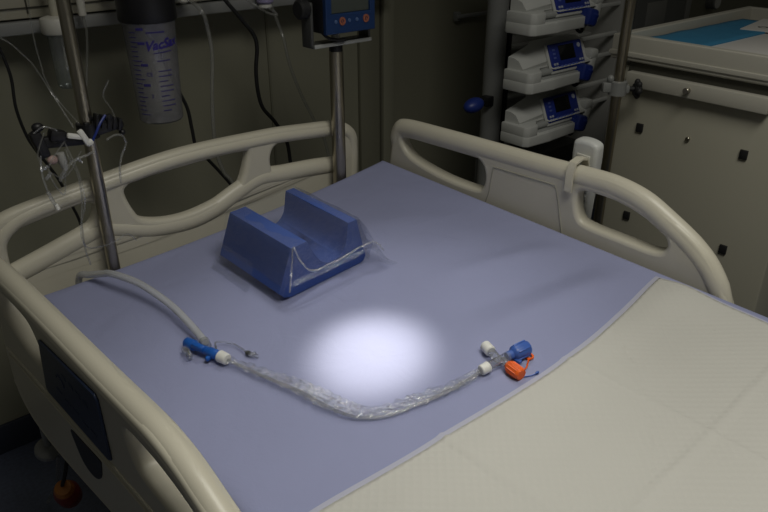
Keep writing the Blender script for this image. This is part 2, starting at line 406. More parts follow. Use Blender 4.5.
hb_r = crom([(0.093, 0.095), (0.107, 0.113), (0.140, 0.114), (0.264, 0.087), (0.293, 0.076), (0.298, 0.050), (0.288, 0.024), (0.263, 0.025), (0.190, 0.043), (0.105, 0.058), (0.092, 0.070)], 4, True)
me = plate_mesh(hb_out, [hb_l, hb_m, hb_r], 0.014, 0.010)
HX = Matrix(((1, 0, 0, 0), (0, 0, -1, 0), (0, 1, 0, 0), (0, 0, 0, 1)))
hbm = MB().mesh(me, HX)
hbm.tube([(p[0], 0, p[1]-0.017) for p in crom([(-0.468, 0.0, 0), (-0.466, 0.07, 0), (-0.458, 0.112, 0), (-0.432, 0.138, 0), (-0.392, 0.151, 0), (-0.292, 0.162, 0), (-0.163, 0.171, 0), (-0.060, 0.168, 0), (0.073, 0.154, 0), (0.148, 0.143, 0), (0.262, 0.119, 0), (0.305, 0.104, 0), (0.327, 0.085, 0), (0.336, 0.055, 0), (0.335, 0.01, 0), (0.328, -0.06, 0)], 4)], 0.0160, 14, sx=1.15)
# the thick lip along the bottom of the openings
hbm.tube([(p[0], 0.0, p[1]-0.004) for p in crom([(-0.468, 0.022, 0), (-0.40, 0.040, 0), (-0.34, 0.056, 0), (-0.295, 0.066, 0), (-0.255, 0.052, 0), (-0.20, 0.030, 0), (-0.124, 0.018, 0), (-0.06, 0.024, 0), (0.0, 0.042, 0), (0.06, 0.055, 0), (0.12, 0.044, 0), (0.20, 0.030, 0), (0.25, 0.018, 0), (0.276, 0.012, 0)], 4)], 0.021, 14, sx=0.83)
bmesh.ops.subdivide_edges(hbm.bm, edges=[e for e in hbm.bm.edges if e.calc_length() > 0.12], cuts=2, use_grid_fill=False)
for q in hbm.bm.verts:
    if q.co.x < -0.2: q.co.x -= 0.014*(-0.2-q.co.x)/0.27
    if q.co.x > 0.2: q.co.x += 0.013*(q.co.x-0.2)/0.15
    q.co.z -= 0.004; q.co.y += 0.408+0.16*(q.co.x+0.05)**2
    q.co = q.co-BB
hbm.build('headboard', M['bed'], bed)

# frame under the mattress, pedestal and castors
MB().box(bp(-0.03, -0.60, -0.185), (0.80, 1.94, 0.05), bev=0.008).build('deck_frame', M['deck'], bed)
MB().box(bp(-0.02, -0.60, -0.555), (0.42, 1.5, 0.09), bev=0.02).build('base_frame', M['offwhite'], bed)
for v_ in (-1.05, -0.15):
    MB().box(bp(-0.02, v_, -0.36), (0.16, 0.16, 0.32), bev=0.01).build('lift_column', M['deck'], bed)
for u_ in (-0.20, 0.16):
    for v_ in (-1.25, 0.05):
        c = MB(); c.cyl(bp(u_-0.025, v_, -0.640), bp(u_+0.025, v_, -0.640), 0.058, seg=24, bev=0.008)
        c.box(bp(u_, v_, -0.595), (0.07, 0.05, 0.05), bev=0.01); c.build('castor', M['rubber'], bed)
for v_ in (0.16, -0.26):
    MB().box(bp(0.428, v_, -0.225), (0.022, 0.05, 0.12), bev=0.004).box(bp(0.395, v_, -0.195), (0.07, 0.05, 0.022), bev=0.004).build('rail_hinge', M['deck'], bed)
    MB().box(bp(-0.503, v_, -0.225), (0.022, 0.05, 0.09), bev=0.004).box(bp(-0.465, v_, -0.195), (0.08, 0.05, 0.022), bev=0.004).build('rail_hinge', M['deck'], bed)
# corner buffer and the coloured plug that hang below the left rail
MB().lathe([(0, -0.012), (0.018, -0.012), (0.026, -0.004), (0.026, 0.006), (0.018, 0.012), (0, 0.012)], bp(-0.513, 0.403, -0.364), (0.1, -0.35, 1), 20).cyl(bp(-0.512, 0.403, -0.36), bp(-0.506, 0.40, -0.255), 0.007).build('corner_buffer', M['column'], bed)

pl = bed_thing('hanging_plug', (-0.508, 0.395, -0.495), 'red and amber plug hanging under the near left side rail', 'plug')
MB().lathe([(0, -0.03), (0.017, -0.03), (0.025, -0.018), (0.026, 0.02), (0.020, 0.048), (0, 0.05)], (0, 0, 0), (-0.2, -0.55, 1), 20).build('plug_body', M['red'], pl)
MB().lathe([(0.0, 0.048), (0.0205, 0.046), (0.016, 0.062), (0.0, 0.064)], (0, 0, 0), (-0.2, -0.55, 1), 20).build('collar', M['amber'], pl)
MB().tube(crom([(-0.010, -0.030, 0.060), (0.0, -0.045, 0.10), (0.03, -0.05, 0.18), (0.08, -0.05, 0.26), (0.12, -0.05, 0.30)], 6), 0.004, 8).build('cord', M['rubber'], pl)
ln = bed_thing('drain_tube', (-0.522, 0.598, -0.70), 'thin clear line trailing down to the floor beside the red plug', 'tube')
MB().tube(crom([(0.06, -0.21, 0.42), (0.03, -0.205, 0.36), (0.017, -0.205, 0.307), (0.012, -0.128, 0.18), (0.0, 0.0, 0.02)], 8), 0.004, 8).build('line', M['clear_dim'], ln)

# ------------------------------------------------------------------ mattress and sheet
UL, UR = -0.455, 0.402
def vh(u): return 0.353+0.13*(u+0.04)**2
VF = -1.55
mb = MB().box((0, 0, 0.075), (0.826, 1.865, 0.142), bev=0.02)
mt = bed_thing('mattress', ((UL+UR)/2, -0.614, -0.157), 'thick hospital mattress on the bed frame, hidden beneath the blue sheet', 'mattress')
mb.build('mattress_core', M['lav'], mt); 
def top_w(u, v):
    z = 0.0035*noise.noise(Vector((u*5.0, v*5.0, 3.1)))+0.0012*noise.noise(Vector((u*13, v*11, 7.7)))
    # soft creases
    def crease(p, q, amp, wid):
        p = Vector(p); q = Vector(q); x = Vector((u, v)); t = max(0, min(1, (x-p).dot(q-p)/(q-p).length_squared))
        d = (x-(p+(q-p)*t)).length; e = min(1, 4*t*(1-t)+0.05)
        return amp*e*math.exp(-(d/wid)**2)
    z += crease((0.08, -0.10), (0.36, -0.20), 0.011, 0.030)
    z += crease((-0.02, -0.26), (0.36, -0.33), 0.009, 0.028)
    z -= crease((0.02, -0.19), (0.36, -0.27), 0.009, 0.028)
    z += crease((-0.40, 0.10), (-0.18, -0.02), 0.002, 0.03)
    z += crease((0.10, 0.16), (0.34, 0.02), 0.003, 0.035)
    z -= crease((-0.24, 0.0), (0.06, -0.06), 0.002, 0.03)
    return z
def edge_path(s, lo, hi, r, drop, both=True):
    """arclength s in 0..1 -> (coordinate, height) over a rounded edge"""
    L_side = drop-r; L_arc = r*PI/2; L_top = (hi-lo)-2*r
    tot = 2*L_side+2*L_arc+L_top; d = s*tot
    if d < L_side: return lo, -drop+d
    d -= L_side
    if d < L_arc: a = d/r; return lo+r-r*math.cos(a), -r+r*math.sin(a)
    d -= L_arc
    if d < L_top: return lo+r+d, 0.0
    d -= L_top
    if d < L_arc: a = d/r; return hi-r+r*math.sin(a), -r+r*math.cos(a)
    d -= L_arc
    return hi, -r-d
def sheet_pt(i, j):
    u, hu_ = edge_path(i, UL, UR, 0.018, 0.13)
    v, hv_ = edge_path(j, VF, 0.0, 0.018, 0.13)
    w = min(hu_, hv_)
    k = max(0.0, (v-VF)/(-VF))
    v = VF+(vh(u)-VF)*k
    fade = 1.0 if w > -1e-6 else 0.0
    return Vector((u, v, w+fade*top_w(u, v)))
SB = Vector(((UL+UR)/2, -0.6, -0.13))
sh = MB().grid(lambda i, j: sheet_pt(i, j)-SB, 150, 260).build('bed_sheet', M['sheet'], smooth=80)
sh.location = bw(SB); sh.rotation_euler = BE
tag(sh, 'lavender blue fitted sheet stretched over the mattress, lit by a bright round spot', 'bed sheet')
so = sh.modifiers.new('thick', 'SOLIDIFY'); so.thickness = 0.002; so.offset = -1

# ------------------------------------------------------------------ absorbent pad
PB = Vector((-0.05, -0.80, 0.004))
def pad_w(u, v):
    z = top_w(u, v)+0.0045
    e = v+0.388
    z += 0.004*math.exp(-((e+0.035)/0.03)**2)*(0.6+0.6*noise.noise(Vector((u*6, 2.0, 0))))
    z += 0.0035*noise.noise(Vector((u*8+3, v*7, 1.0)))**2
    d = (Vector((u, v))-Vector((0.34, -0.435))).length
    z += 0.008*math.exp(-(d/0.05)**2)
    for vc in (-0.62, -0.86): z += 0.0032*math.exp(-((v-vc+0.02*u)/0.004)**2)
    for uc in (-0.20, 0.05): z += 0.0032*math.exp(-((u-uc+0.03*v)/0.004)**2)
    return z
def pad_edge(u): return -0.381+0.024*math.exp(-((u+0.43)/0.14)**2)-0.024*math.exp(-((u-0.09)/0.17)**2)+0.006*noise.noise(Vector((u*5, 0.3, 0)))
def pad_pt(i, j):
    u = -0.425+0.790*i; v1 = pad_edge(u); v = v1+(-1.30-v1)*j
    return Vector((u, v, pad_w(u, v)))-PB
pad = bed_thing('absorbent_pad', PB, 'large cream quilted absorbent pad spread across the foot part of the bed', 'bed pad')
q = MB().grid(pad_pt, 120, 150).build('quilted_sheet', M['pad'], pad, smooth=80)
so = q.modifiers.new('thick', 'SOLIDIFY'); so.thickness = 0.003; so.offset = 1
def mar_pt(i, j):
    u = -0.428+0.800*i; v1 = pad_edge(min(u, 0.365)); v = v1+0.009-0.017*j
    return Vector((u, v, pad_w(u, v)-0.0022))-PB
def mar2_pt(i, j):
    u = 0.360+0.012*i; v1 = pad_edge(0.35)+0.009; v = v1+(-1.30-v1)*j
    return Vector((u, v, pad_w(u, v)-0.0022))-PB
MB().grid(mar_pt, 110, 3).grid(mar2_pt, 3, 120).build('thin_margin', M['border'], pad, smooth=80)

# ------------------------------------------------------------------ foam headrest cushion in its plastic bag
CB = Vector((-0.055, 0.132, 0.002))
cu_ = bed_thing('headrest_cushion', CB, 'blue foam headrest cushion with a U shaped channel, wrapped in clear plastic', 'headrest cushion')
ucut = [(-0.088, 0.094), (-0.082, 0.080), (-0.072, 0.058), (-0.058, 0.040), (-0.040, 0.032), (-0.020, 0.035), (-0.006, 0.048), (0.000, 0.066), (0.003, 0.082), (0.006, 0.094)]
us = [Vector((p[0], p[1])) for p in crom([(a, b, 0) for a, b in ucut], 3)]
prof = [(-0.132, 0.0), (-0.146, 0.005), (-0.156, 0.017), (-0.122, 0.094)]+[(p.x, p.y) for p in us]+[(0.025, 0.094), (0.043, 0.011), (0.038, 0.003), (0.030, 0.0)]
cm = MB().prism([(p[0]-CB.x, p[1]) for p in prof], (0, 0.095, 0), (1, 0, 0), (0, 0, 1), (0, -0.189, 0))
sharp = [e for e in cm.bm.edges if len(e.link_faces) == 2 and e.calc_face_angle(0) > R(35)]
bmesh.ops.bevel(cm.bm, geom=sharp, offset=0.0016, segments=2, affect='EDGES', profile=0.5)
co = cm.build('foam_block', M['foam'], cu_, smooth=35)
# round hollow in the channel floor
cut = MB().cyl((0.018, 0.018, 0.012), (0.018, 0.018, 0.09), 0.020, seg=24).build('cutter', M['foam'], cu_)
bo = co.modifiers.new('hole', 'BOOLEAN'); bo.object = cut; bo.operation = 'DIFFERENCE'; bo.solver = 'EXACT'
dg = bpy.context.evaluated_depsgraph_get(); dg.update()
nm = bpy.data.meshes.new_from_object(co.evaluated_get(dg)); co.modifiers.clear(); old = co.data; co.data = nm
bpy.data.objects.remove(cut); bpy.data.meshes.remove(old)
# plastic bag around it: a loose shell, sealed seam across the front and a crumpled tail at the right
def bag_loop(t):
    """closed outline (u,w) round the cushion, t in 0..1"""
    pts = [(-0.158, 0.003), (-0.145, 0.052), (-0.126, 0.099), (-0.105, 0.0985), (-0.05, 0.093), (0.0, 0.096), (0.029, 0.099), (0.040, 0.055), (0.048, 0.003)]
    d = t*(len(pts)-1); k = min(int(d), len(pts)-2); f = d-k
    return Vector((pts[k][0]+(pts[k+1][0]-pts[k][0])*f, pts[k][1]+(pts[k+1][1]-pts[k][1])*f))
def bag_pt(i, j):
    p = bag_loop(i)
    sw = min(1.0, max(0, j-0.80)/0.20)                    # front closes towards the seam
    seam = Vector((max(-0.150, min(0.044, p.x*1.0)), 0.047))
    pp = p.lerp(seam, sw**0.8) if sw > 0 else p
    v = 0.232-0.198*min(1, j/0.80)-0.016*sw
    nz = 0.0022*noise.noise(Vector((p.x*30, v*25, p.y*30)))
    if 0.26 < i < 0.72 and sw == 0: nz -= 0.004*math.sin((v-0.03)*PI/0.2)*math.sin((i-0.26)/0.46*PI)
    return Vector((pp.x, v-abs(nz)*sw, pp.y+nz))-CB
wrap = MB().grid(bag_pt, 56, 44)
ob = wrap.build('plastic_bag', M['film'], cu_, smooth=50)
def fin_pt(i, j):
    u = -0.150+0.196*i; k = j
    return Vector((u, 0.015-0.010*k+0.004*noise.noise(Vector((u*40, k*2, 0))), 0.047-0.004*k+0.006*noise.noise(Vector((u*22, k, 4)))))-CB
MB().grid(fin_pt, 40, 4).build('bag_seam', M['sleeve'], ob, smooth=60)
cr = MB().tube([p-CB for p in crom([(-0.142, 0.026, 0.022), (-0.134, 0.027, 0.055), (-0.120, 0.034, 0.0985), (-0.116, 0.026, 0.078), (-0.098, 0.019, 0.050), (-0.060, 0.017, 0.0465), (-0.015, 0.016, 0.049), (0.020, 0.016, 0.052), (0.046, 0.012, 0.050), (0.060, 0.004, 0.030)], 9)], 0.0011, 5, sx=1.6)
for q_ in cr.bm.verts: q_.co += Vector((0.0014*noise.noise(q_.co*160), 0.0014*noise.noise(q_.co*170+Vector((3, 0, 0))), 0.0016*noise.noise(q_.co*150+Vector((0, 7, 0)))))
cr.build('bag_crease', M['crease'], ob, smooth=0)
def tail_pt(i, j):
    u = 0.036+0.038*i; v = 0.062-0.068*j
    w = 0.085*(1-i)**1.4*(0.25+0.75*math.sin(PI*min(1, 0.25+0.75*j)))+0.004
    w += 0.010*noise.noise(Vector((u*45, v*45, 2)))*(1-0.3*i)
    return Vector((u, v-0.012*i, max(0.003, w)))-CB
MB().grid(tail_pt, 14, 16).build('bag_tail', M['film'], ob, smooth=25)
def tail2_pt(i, j):
    u = -0.160-0.022*i; v = 0.225-0.12*j
    return Vector((u, v, max(0.003, 0.055*(1-i)**2+0.006*noise.noise(Vector((u*40, v*40, 5))))))-CB
MB().grid(tail2_pt, 8, 16).build('bag_tail', M['film'], ob, smooth=25)

# ------------------------------------------------------------------ closed suction catheter lying on the sheet
KB = Vector((-0.30, -0.05, 0.003))
cath = bed_thing('suction_catheter', KB, 'suction catheter in a clear wrinkled sleeve with blue valve and orange cap on the sheet', 'suction catheter')
def kp(*p): return Vector(p)-KB
def kl(ps, n=6): return [p-KB for p in crom(ps, n)]
MB().tube(kl([(-0.372, 0.390, -0.10), (-0.372, 0.389, -0.035), (-0.369, 0.374, 0.002), (-0.360, 0.345, 0.013), (-0.349, 0.308, 0.027), (-0.341, 0.278, 0.036), (-0.322, 0.214, 0.036), (-0.309, 0.136, 0.025), (-0.310, 0.069, 0.018), (-0.316, 0.014, 0.016)], 7), 0.0064, 14).build('suction_hose', M['hose'], cath)
MB().cyl(kp(-0.3155, 0.020, 0.016), kp(-0.319, 0.004, 0.014), 0.0085, 0.0078, 18, 0.001).build('hose_cuff', M['clear_dim'], cath)
vl = MB(); a = kp(-0.335, 0.044, 0.011); b = kp(-0.315, -0.028, 0.011)
vl.lathe([(0, 0), (0.006, 0.0), (0.0085, 0.003), (0.0085, 0.020), (0.0068, 0.023), (0.0068, 0.050), (0.0080, 0.052), (0.0080, 0.066), (0.0055, 0.070), (0.0055, 0.0755), (0, 0.0755)], a, b-a, 20)
vl.box(kp(-0.330, 0.012, 0.016), (0.010, 0.026, 0.010), rot=Matrix.Rotation(R(15), 3, 'Z'), bev=0.003)
vl.box(kp(-0.328, -0.014, 0.008), (0.012, 0.007, 0.007), rot=Matrix.Rotation(R(15), 3, 'Z'), bev=0.002)
vl.build('suction_valve', M['valve'], cath)
MB().cyl(kp(-0.343, 0.032, 0.008), kp(-0.348, 0.008, 0.008), 0.0062, 0.0055, 14, 0.001).build('port_cap', M['clear'], cath)
MB().cyl(kp(-0.3153, -0.025, 0.011), kp(-0.3115, -0.042, 0.011), 0.0096, 0.0088, 24, 0.0012).build('white_ring', M['white'], cath)
spts = [(-0.311, -0.042, 0.010), (-0.300, -0.073, 0.009), (-0.291, -0.105, 0.009), (-0.281, -0.138, 0.010), (-0.271, -0.175, 0.011), (-0.265, -0.208, 0.011), (-0.258, -0.239, 0.011),
        (-0.248, -0.262, 0.010), (-0.231, -0.281, 0.009), (-0.206, -0.295, 0.008), (-0.176, -0.304, 0.008), (-0.147, -0.313, 0.008), (-0.114, -0.321, 0.008), (-0.080, -0.326, 0.008), (-0.052, -0.330, 0.010)]
sp = crom(spts, 10); n = len(sp)
wid = [0.0070, 0.0085, 0.0105, 0.0125, 0.0155, 0.0170, 0.0165, 0.0130, 0.0110, 0.0125, 0.0135, 0.0120, 0.0105, 0.0085, 0.0065]
wv = crom([(i, x, 0) for i, x in enumerate(wid)], 10)
sl = MB(); pts = []; ra = []; sx = []
for i, p in enumerate(sp):
    wdt = 0.95*wv[i][1]*(1+0.10*math.sin(i*1.15)+0.16*noise.noise(Vector((i*0.31, 0, 0)))); t_ = 0.0044*(0.75+0.35*math.sin(i*0.83+1)*math.sin(i*0.29))
    t_ = max(0.0028, t_)
    pts.append(p-KB+Vector((0.004*math.sin(min(i, n-1-i)/n*PI), 0, max(0.0, t_+0.003-p.z)))); ra.append(t_); sx.append(max(0.9, wdt/t_))
sl.tube(pts, ra, 22, sx=sx, up=(0, 0, 1), caps=False)
for q_ in sl.bm.verts:
    d = 0.0032*noise.noise(q_.co*95)+0.0028*noise.noise(q_.co*230)
    q_.co.z = max(0.0012, q_.co.z+d); q_.co.x += 0.0016*noise.noise(q_.co*80+Vector((5, 0, 0)))
sl.build('clear_sleeve', M['sleeve'], cath, smooth=0)
MB().tube([p-KB+Vector((-0.0035*math.sin(i/n*PI), -0.006*math.sin(i/n*PI), -0.003*math.sin(i/n*PI))) for i, p in enumerate(sp)], 0.0024, 10).build('catheter', M['clear_dim'], cath)
MB().cyl(kp(-0.056, -0.3295, 0.0105), kp(-0.041, -0.3325, 0.0115), 0.0080, 0.0088, 24, 0.0012).build('white_collar', M['white'], cath)
tp = MB()
tp.cyl(kp(-0.042, -0.332, 0.0115), kp(-0.002, -0.339, 0.013), 0.0066, 0.0076, 18, 0.0008)
tp.cyl(kp(-0.020, -0.336, 0.012), kp(-0.0125, -0.313, 0.012), 0.0062, 0.0070, 16, 0.0008)
tp.cyl(kp(-0.014, -0.337, 0.012), kp(-0.018, -0.349, 0.011), 0.0058, 0.0058, 16, 0.0008)
tp.build('swivel_connector', M['clear'], cath)
MB().cyl(kp(-0.0125, -0.313, 0.012), kp(-0.0065, -0.295, 0.0125), 0.0090, 0.0084, 24, 0.0016).build('white_cap', M['white'], cath)
bcn = MB(); a = kp(-0.006, -0.338, 0.0135); b = kp(0.036, -0.3475, 0.0145)
bcn.lathe([(0, 0), (0.0062, 0), (0.0070, 0.004), (0.0070, 0.010), (0.0110, 0.0135), (0.0118, 0.016), (0.0118, 0.038), (0.0108, 0.0405), (0.0095, 0.0405), (0.0092, 0.030), (0, 0.030)], a, b-a, 28)
for k in range(5):
    an = 2*PI*k/5; ax = (b-a).normalized(); rm = rot_to(ax)
    bcn.box(a+ax*0.027+rm@Vector((0.0118*math.cos(an), 0.0118*math.sin(an), 0)), (0.003, 0.003, 0.022), rot=rm, bev=0.0008)
bcn.box(kp(0.006, -0.351, 0.006), (0.008, 0.012, 0.006), bev=0.002)
bcn.build('blue_connector', M['conn_blue'], cath)
oc = MB(); a = kp(-0.0175, -0.349, 0.011); b = kp(-0.0215, -0.379, 0.0105)
oc.lathe([(0, 0), (0.0062, 0), (0.0082, 0.003), (0.0096, 0.005), (0.0096, 0.025), (0.0085, 0.0292), (0.0, 0.0292)], a, b-a, 24)
ax = (b-a).normalized(); rm = rot_to(ax)
for k in range(12):
    an = 2*PI*k/12
    oc.box(a+ax*0.015+rm@Vector((0.0096*math.cos(an), 0.0096*math.sin(an), 0)), (0.0012, 0.0012, 0.018), rot=rm)
oca = oc.build('orange_cap', M['orange'], cath)
st = MB().tube(kl([(-0.010, -0.366, 0.006), (0.002, -0.368, 0.0032), (0.014, -0.363, 0.0028), (0.023, -0.358, 0.0028)], 6), 0.0013, 8)
st.lathe([(0.0045, -0.0012), (0.0075, -0.0012), (0.0075, 0.0012), (0.0045, 0.0012), (0.0045, -0.0012)], kp(0.029, -0.354, 0.0032), (0, 0, 1), 18)
st.build('cap_strap', M['orange'], oca)
ft = MB().tube(kl([(-0.014, -0.378, 0.003), (-0.004, -0.383, 0.0022), (0.005, -0.3855, 0.0024)], 6), 0.0008, 6)
ft.ball(kp(0.007, -0.3858, 0.0032), (0.004, 0.0022, 0.0018), 10).build('pull_tab', M['conn_blue'], cath)
ir = MB().tube(kl([(-0.312, -0.012, 0.013), (-0.303, 0.006, 0.012), (-0.292, 0.006, 0.008), (-0.281, -0.008, 0.006), (-0.277, -0.026, 0.005), (-0.277, -0.040, 0.005)], 6), 0.0016, 8).build('rinse_line', M['clear'], cath)
MB().cyl(kp(-0.277, -0.040, 0.005), kp(-0.270, -0.062, 0.005), 0.0034, 0.0030, 12, 0.0006).box(kp(-0.2735, -0.052, 0.006), (0.012, 0.005, 0.004), bev=0.001).build('rinse_port', M['clear'], ir)
MB().cyl(kp(-0.2768, -0.042, 0.0052), kp(-0.2752, -0.0465, 0.0052), 0.0040, seg=12).build('port_ring', M['dark_rack'], ir)

# ------------------------------------------------------------------ call handset hung on the right rail
HB = Vector((0.472, -0.147, 0.0))
hs = bed_thing('bed_handset', HB, 'white bed control handset hooked over the far right side rail', 'handset')
def hp(u, v, w): return Vector((u, v, w))-HB
hm = plate_mesh([(p[0], p[1]) for p in crom([(0.0, -0.030, 0), (0.014, -0.026, 0), (0.021, -0.008, 0), (0.024, 0.05, 0), (0.0275, 0.10, 0), (0.0285, 0.150, 0), (0.024, 0.168, 0), (0.0, 0.173, 0),
                 (-0.024, 0.168, 0), (-0.0285, 0.150, 0), (-0.0275, 0.10, 0), (-0.024, 0.05, 0), (-0.021, -0.008, 0), (-0.014, -0.026, 0)], 4, True)], [], 0.014, 0.008)
MB().mesh(hm, AX).build('handset_body', M['handset'], hs)
hk = MB()
sp_in = [(-0.0665, 0.085), (-0.0665, 0.128), (-0.060, 0.141), (-0.040, 0.1445), (-0.022, 0.139), (-0.0150, 0.120), (-0.0150, 0.105)]
sp_out = [(-0.0150+0.003, 0.105), (-0.0150+0.003, 0.122), (-0.020, 0.1425), (-0.040, 0.1485), (-0.062, 0.1450), (-0.0705, 0.130), (-0.0705, 0.085)]
hk.prism(sp_in+sp_out, (0, -0.016, 0), (1, 0, 0), (0, 0, 1), (0, 0.016, 0))
hk.build('rail_hook', M['bed'], hs)
kk = MB()
for r_ in range(5):
    for c_ in (-1, 1): kk.box(Vector((-0.0145, 0.010*c_, 0.035+0.017*r_)), (0.002, 0.013, 0.011), bev=0.002)
kk.build('buttons', M['pump_groove'], hs)
MB().box(Vector((-0.0145, 0.0, 0.138)), (0.0025, 0.030, 0.012), bev=0.001).build('nameplate', M['offwhite'], hs)
MB().tube(crom([(0, 0, -0.028), (0.004, 0.002, -0.06), (0.02, 0.01, -0.13), (0.03, 0.02, -0.26)], 6), 0.0045, 8).build('handset_cord', M['rubber'], hs)
MB().box(Vector((-0.010, 0.020, 0.030)), (0.012, 0.014, 0.030), bev=0.003).box(Vector((-0.006, 0.014, -0.010)), (0.014, 0.018, 0.018), bev=0.003).build('cable_clip', M['black'], hs)

# ================================================================== IV POLE (left) with its clip holder and lines
px, py = 0.402, 1.262
ip = thing('infusion_pole', (px, py, 0.55), 'dark steel pole standing at the near left corner of the headboard', 'pole')
MB().cyl((0, 0, 0), (0, 0, 1.15), 0.0112, seg=24).build('pole_tube', M['steel'], ip)
MB().cyl((0, 0, -0.06), (0, 0, 0.05), 0.015, seg=24, bev=0.002).build('socket', M['black'], ip)
tcl = MB().lathe([(0.0112, 0), (0.019, 0.002), (0.019, 0.030), (0.0112, 0.032)], (0, 0, 0.655), (0, 0, 1), 20)
tcl.box((-0.028, -0.002, 0.672), (0.035, 0.018, 0.02), bev=0.004); tcl.ball((-0.05, -0.004, 0.676), (0.013, 0.01, 0.012), 12); tcl.ball((-0.044, -0.01, 0.69), (0.006, 0.006, 0.008), 10)
tcl.build('upper_clamp', M['black'], ip)

ch = thing('tubing_clip_holder', (px, py, 0.975), 'black clip rack clamped on the left pole, jumbled with lines and a white clip', 'clip holder')
c = MB()
c.lathe([(0.0114, -0.012), (0.0185, -0.012), (0.0185, 0.014), (0.0114, 0.014), (0.0114, -0.012)], (0, 0, 0), (0, 0, 1), 20)
c.box((-0.048, -0.016, -0.004), (0.070, 0.014, 0.020), rot=Matrix.Rotation(R(6), 3, 'Y'), bev=0.004)
c.box((-0.058, -0.020, 0.008), (0.028, 0.022, 0.020), rot=Matrix.Rotation(R(20), 3, 'Y'), bev=0.005)
c.box((-0.088, -0.018, -0.002), (0.018, 0.020, 0.046), rot=Matrix.Rotation(R(-12), 3, 'Y'), bev=0.004)
c.ball((-0.086, -0.022, 0.028), (0.010, 0.008, 0.008), 10); c.ball((-0.093, -0.02, 0.012), (0.008, 0.008, 0.012), 10)
cb = c.build('clip_bar', M['black'], ch)
c = MB()
c.box((0.028, -0.012, 0.004), (0.042, 0.016, 0.018), rot=Matrix.Rotation(R(-8), 3, 'Y'), bev=0.004)
for k in range(5): c.box((0.012+0.0095*k, -0.014, 0.020-0.0035*k), (0.0058, 0.018, 0.022), rot=Matrix.Rotation(R(14), 3, 'Y'), bev=0.0018)
c.ball((0.052, -0.012, 0.004), (0.008, 0.009, 0.009), 10); c.ball((0.054, -0.014, -0.010), (0.006, 0.007, 0.006), 10)
for k in range(7):
    a_ = 0.9*k; c.box((-0.004+0.0075*k, -0.010+0.006*math.sin(a_), 0.012+0.010*math.sin(1.7*a_)), (0.009, 0.010, 0.013), rot=Matrix.Rotation(a_, 3, 'Y'), bev=0.002)
c.build('comb_clip', M['black'], ch)
c = MB(); c.box((-0.034, -0.034, 0.005), (0.026, 0.008, 0.009), rot=Matrix.Rotation(R(18), 3, 'Y'), bev=0.0025)
c.box((-0.020, -0.036, 0.001), (0.010, 0.008, 0.030), rot=Matrix.Rotation(R(-24), 3, 'Y'), bev=0.0025); c.ball((-0.013, -0.036, -0.010), (0.008, 0.005, 0.007), 12)
c.build('white_clip', M['white'], ch)
MB().tube(crom([(-0.010, -0.036, -0.012), (0.0, -0.038, 0.004), (0.010, -0.036, 0.018), (0.024, -0.030, 0.030)], 6), 0.0022, 8).build('blue_line', M['blue_grip'], ch)
MB().ball((-0.075, -0.025, -0.030), (0.009, 0.007, 0.008), 12).build('pink_bulb', mat('dull_pink', (0.42, 0.30, 0.27), 0.5), ch)
MB().lathe([(0, 0), (0.007, 0.002), (0.008, 0.018), (0.003, 0.034), (0, 0.035)], (-0.060, -0.022, -0.020), (0.1, 0, -1), 14).build('drip_cap', M['rack'], ch)
MB().tube(crom([(0.020, -0.026, -0.014), (0.036, -0.026, -0.009), (0.050, -0.024, -0.014), (0.054, -0.022, -0.030), (0.044, -0.02, -0.05), (0.036, -0.02, -0.075), (0.034, -0.02, -0.10)], 6), 0.0020, 8).build('curled_line', M['clear_dim'], ch)
MB().tube(crom([(-0.095, -0.03, 0.022), (-0.082, -0.036, 0.031), (-0.070, -0.036, 0.027), (-0.060, -0.032, 0.02)], 6), 0.0014, 6).build('glint_line', M['clear_dim'], ch)
MB().tube(crom([(-0.052, -0.03, -0.014), (-0.050, -0.035, -0.032), (-0.044, -0.04, -0.06), (-0.046, -0.045, -0.10), (-0.056, -0.05, -0.14), (-0.060, -0.052, -0.19), (-0.056, -0.05, -0.225)], 7), 0.0017, 8).build('hanging_line', M['clear_dim'], ch)
MB().tube(crom([(-0.077, -0.055, -0.058), (-0.068, -0.06, -0.040), (-0.050, -0.062, -0.026), (-0.030, -0.062, -0.022), (-0.012, -0.05, -0.022)], 6), [0.0036]*9+[0.0022]*16, 8).build('white_lead', M['clear_dim'], ch)
hl = MB().tube(crom([(-0.093, -0.03, -0.018), (-0.100, -0.045, -0.030), (-0.103, -0.055, -0.05), (-0.102, -0.06, -0.07)], 6), 0.0016, 8).tube(crom([(-0.102, -0.06, -0.07), (-0.098, -0.06, -0.086), (-0.094, -0.06, -0.098)], 4), 0.0028, 8)
hl.build('dangling_end', M['clear'], ch)
MB().cyl((-0.0945, -0.06, -0.094), (-0.092, -0.06, -0.104), 0.0036, 0.0042, 12, 0.0006).build('luer_tip', M['white'], ch)
for (a, b) in (((-0.104, -0.05, -0.036), (-0.090, -0.05, -0.030)), ((-0.098, -0.05, -0.052), (-0.088, -0.05, -0.042)), ((-0.040, -0.04, -0.030), (-0.032, -0.04, -0.040))):
    MB().cyl(a, b, 0.003, 0.0024, 10, 0.0005).build('clear_port', M['clear'], ch)
for q0, q1, q2, q3 in (((-0.080, -0.03, 0.02), (-0.100, -0.04, -0.02), (-0.070, -0.05, -0.055), (-0.030, -0.04, -0.02)), ((-0.050, -0.03, 0.0), (-0.090, -0.05, -0.035), (-0.075, -0.05, -0.085), (-0.060, -0.04, -0.03)),
                       ((0.045, -0.02, 0.012), (0.040, -0.02, 0.035), (0.030, -0.02, 0.060), (0.044, -0.02, 0.085))):
    MB().tube(crom([q0, q1, q2, q3], 8), 0.0013, 6).build('thin_loop', M['thin_tube'], ch)
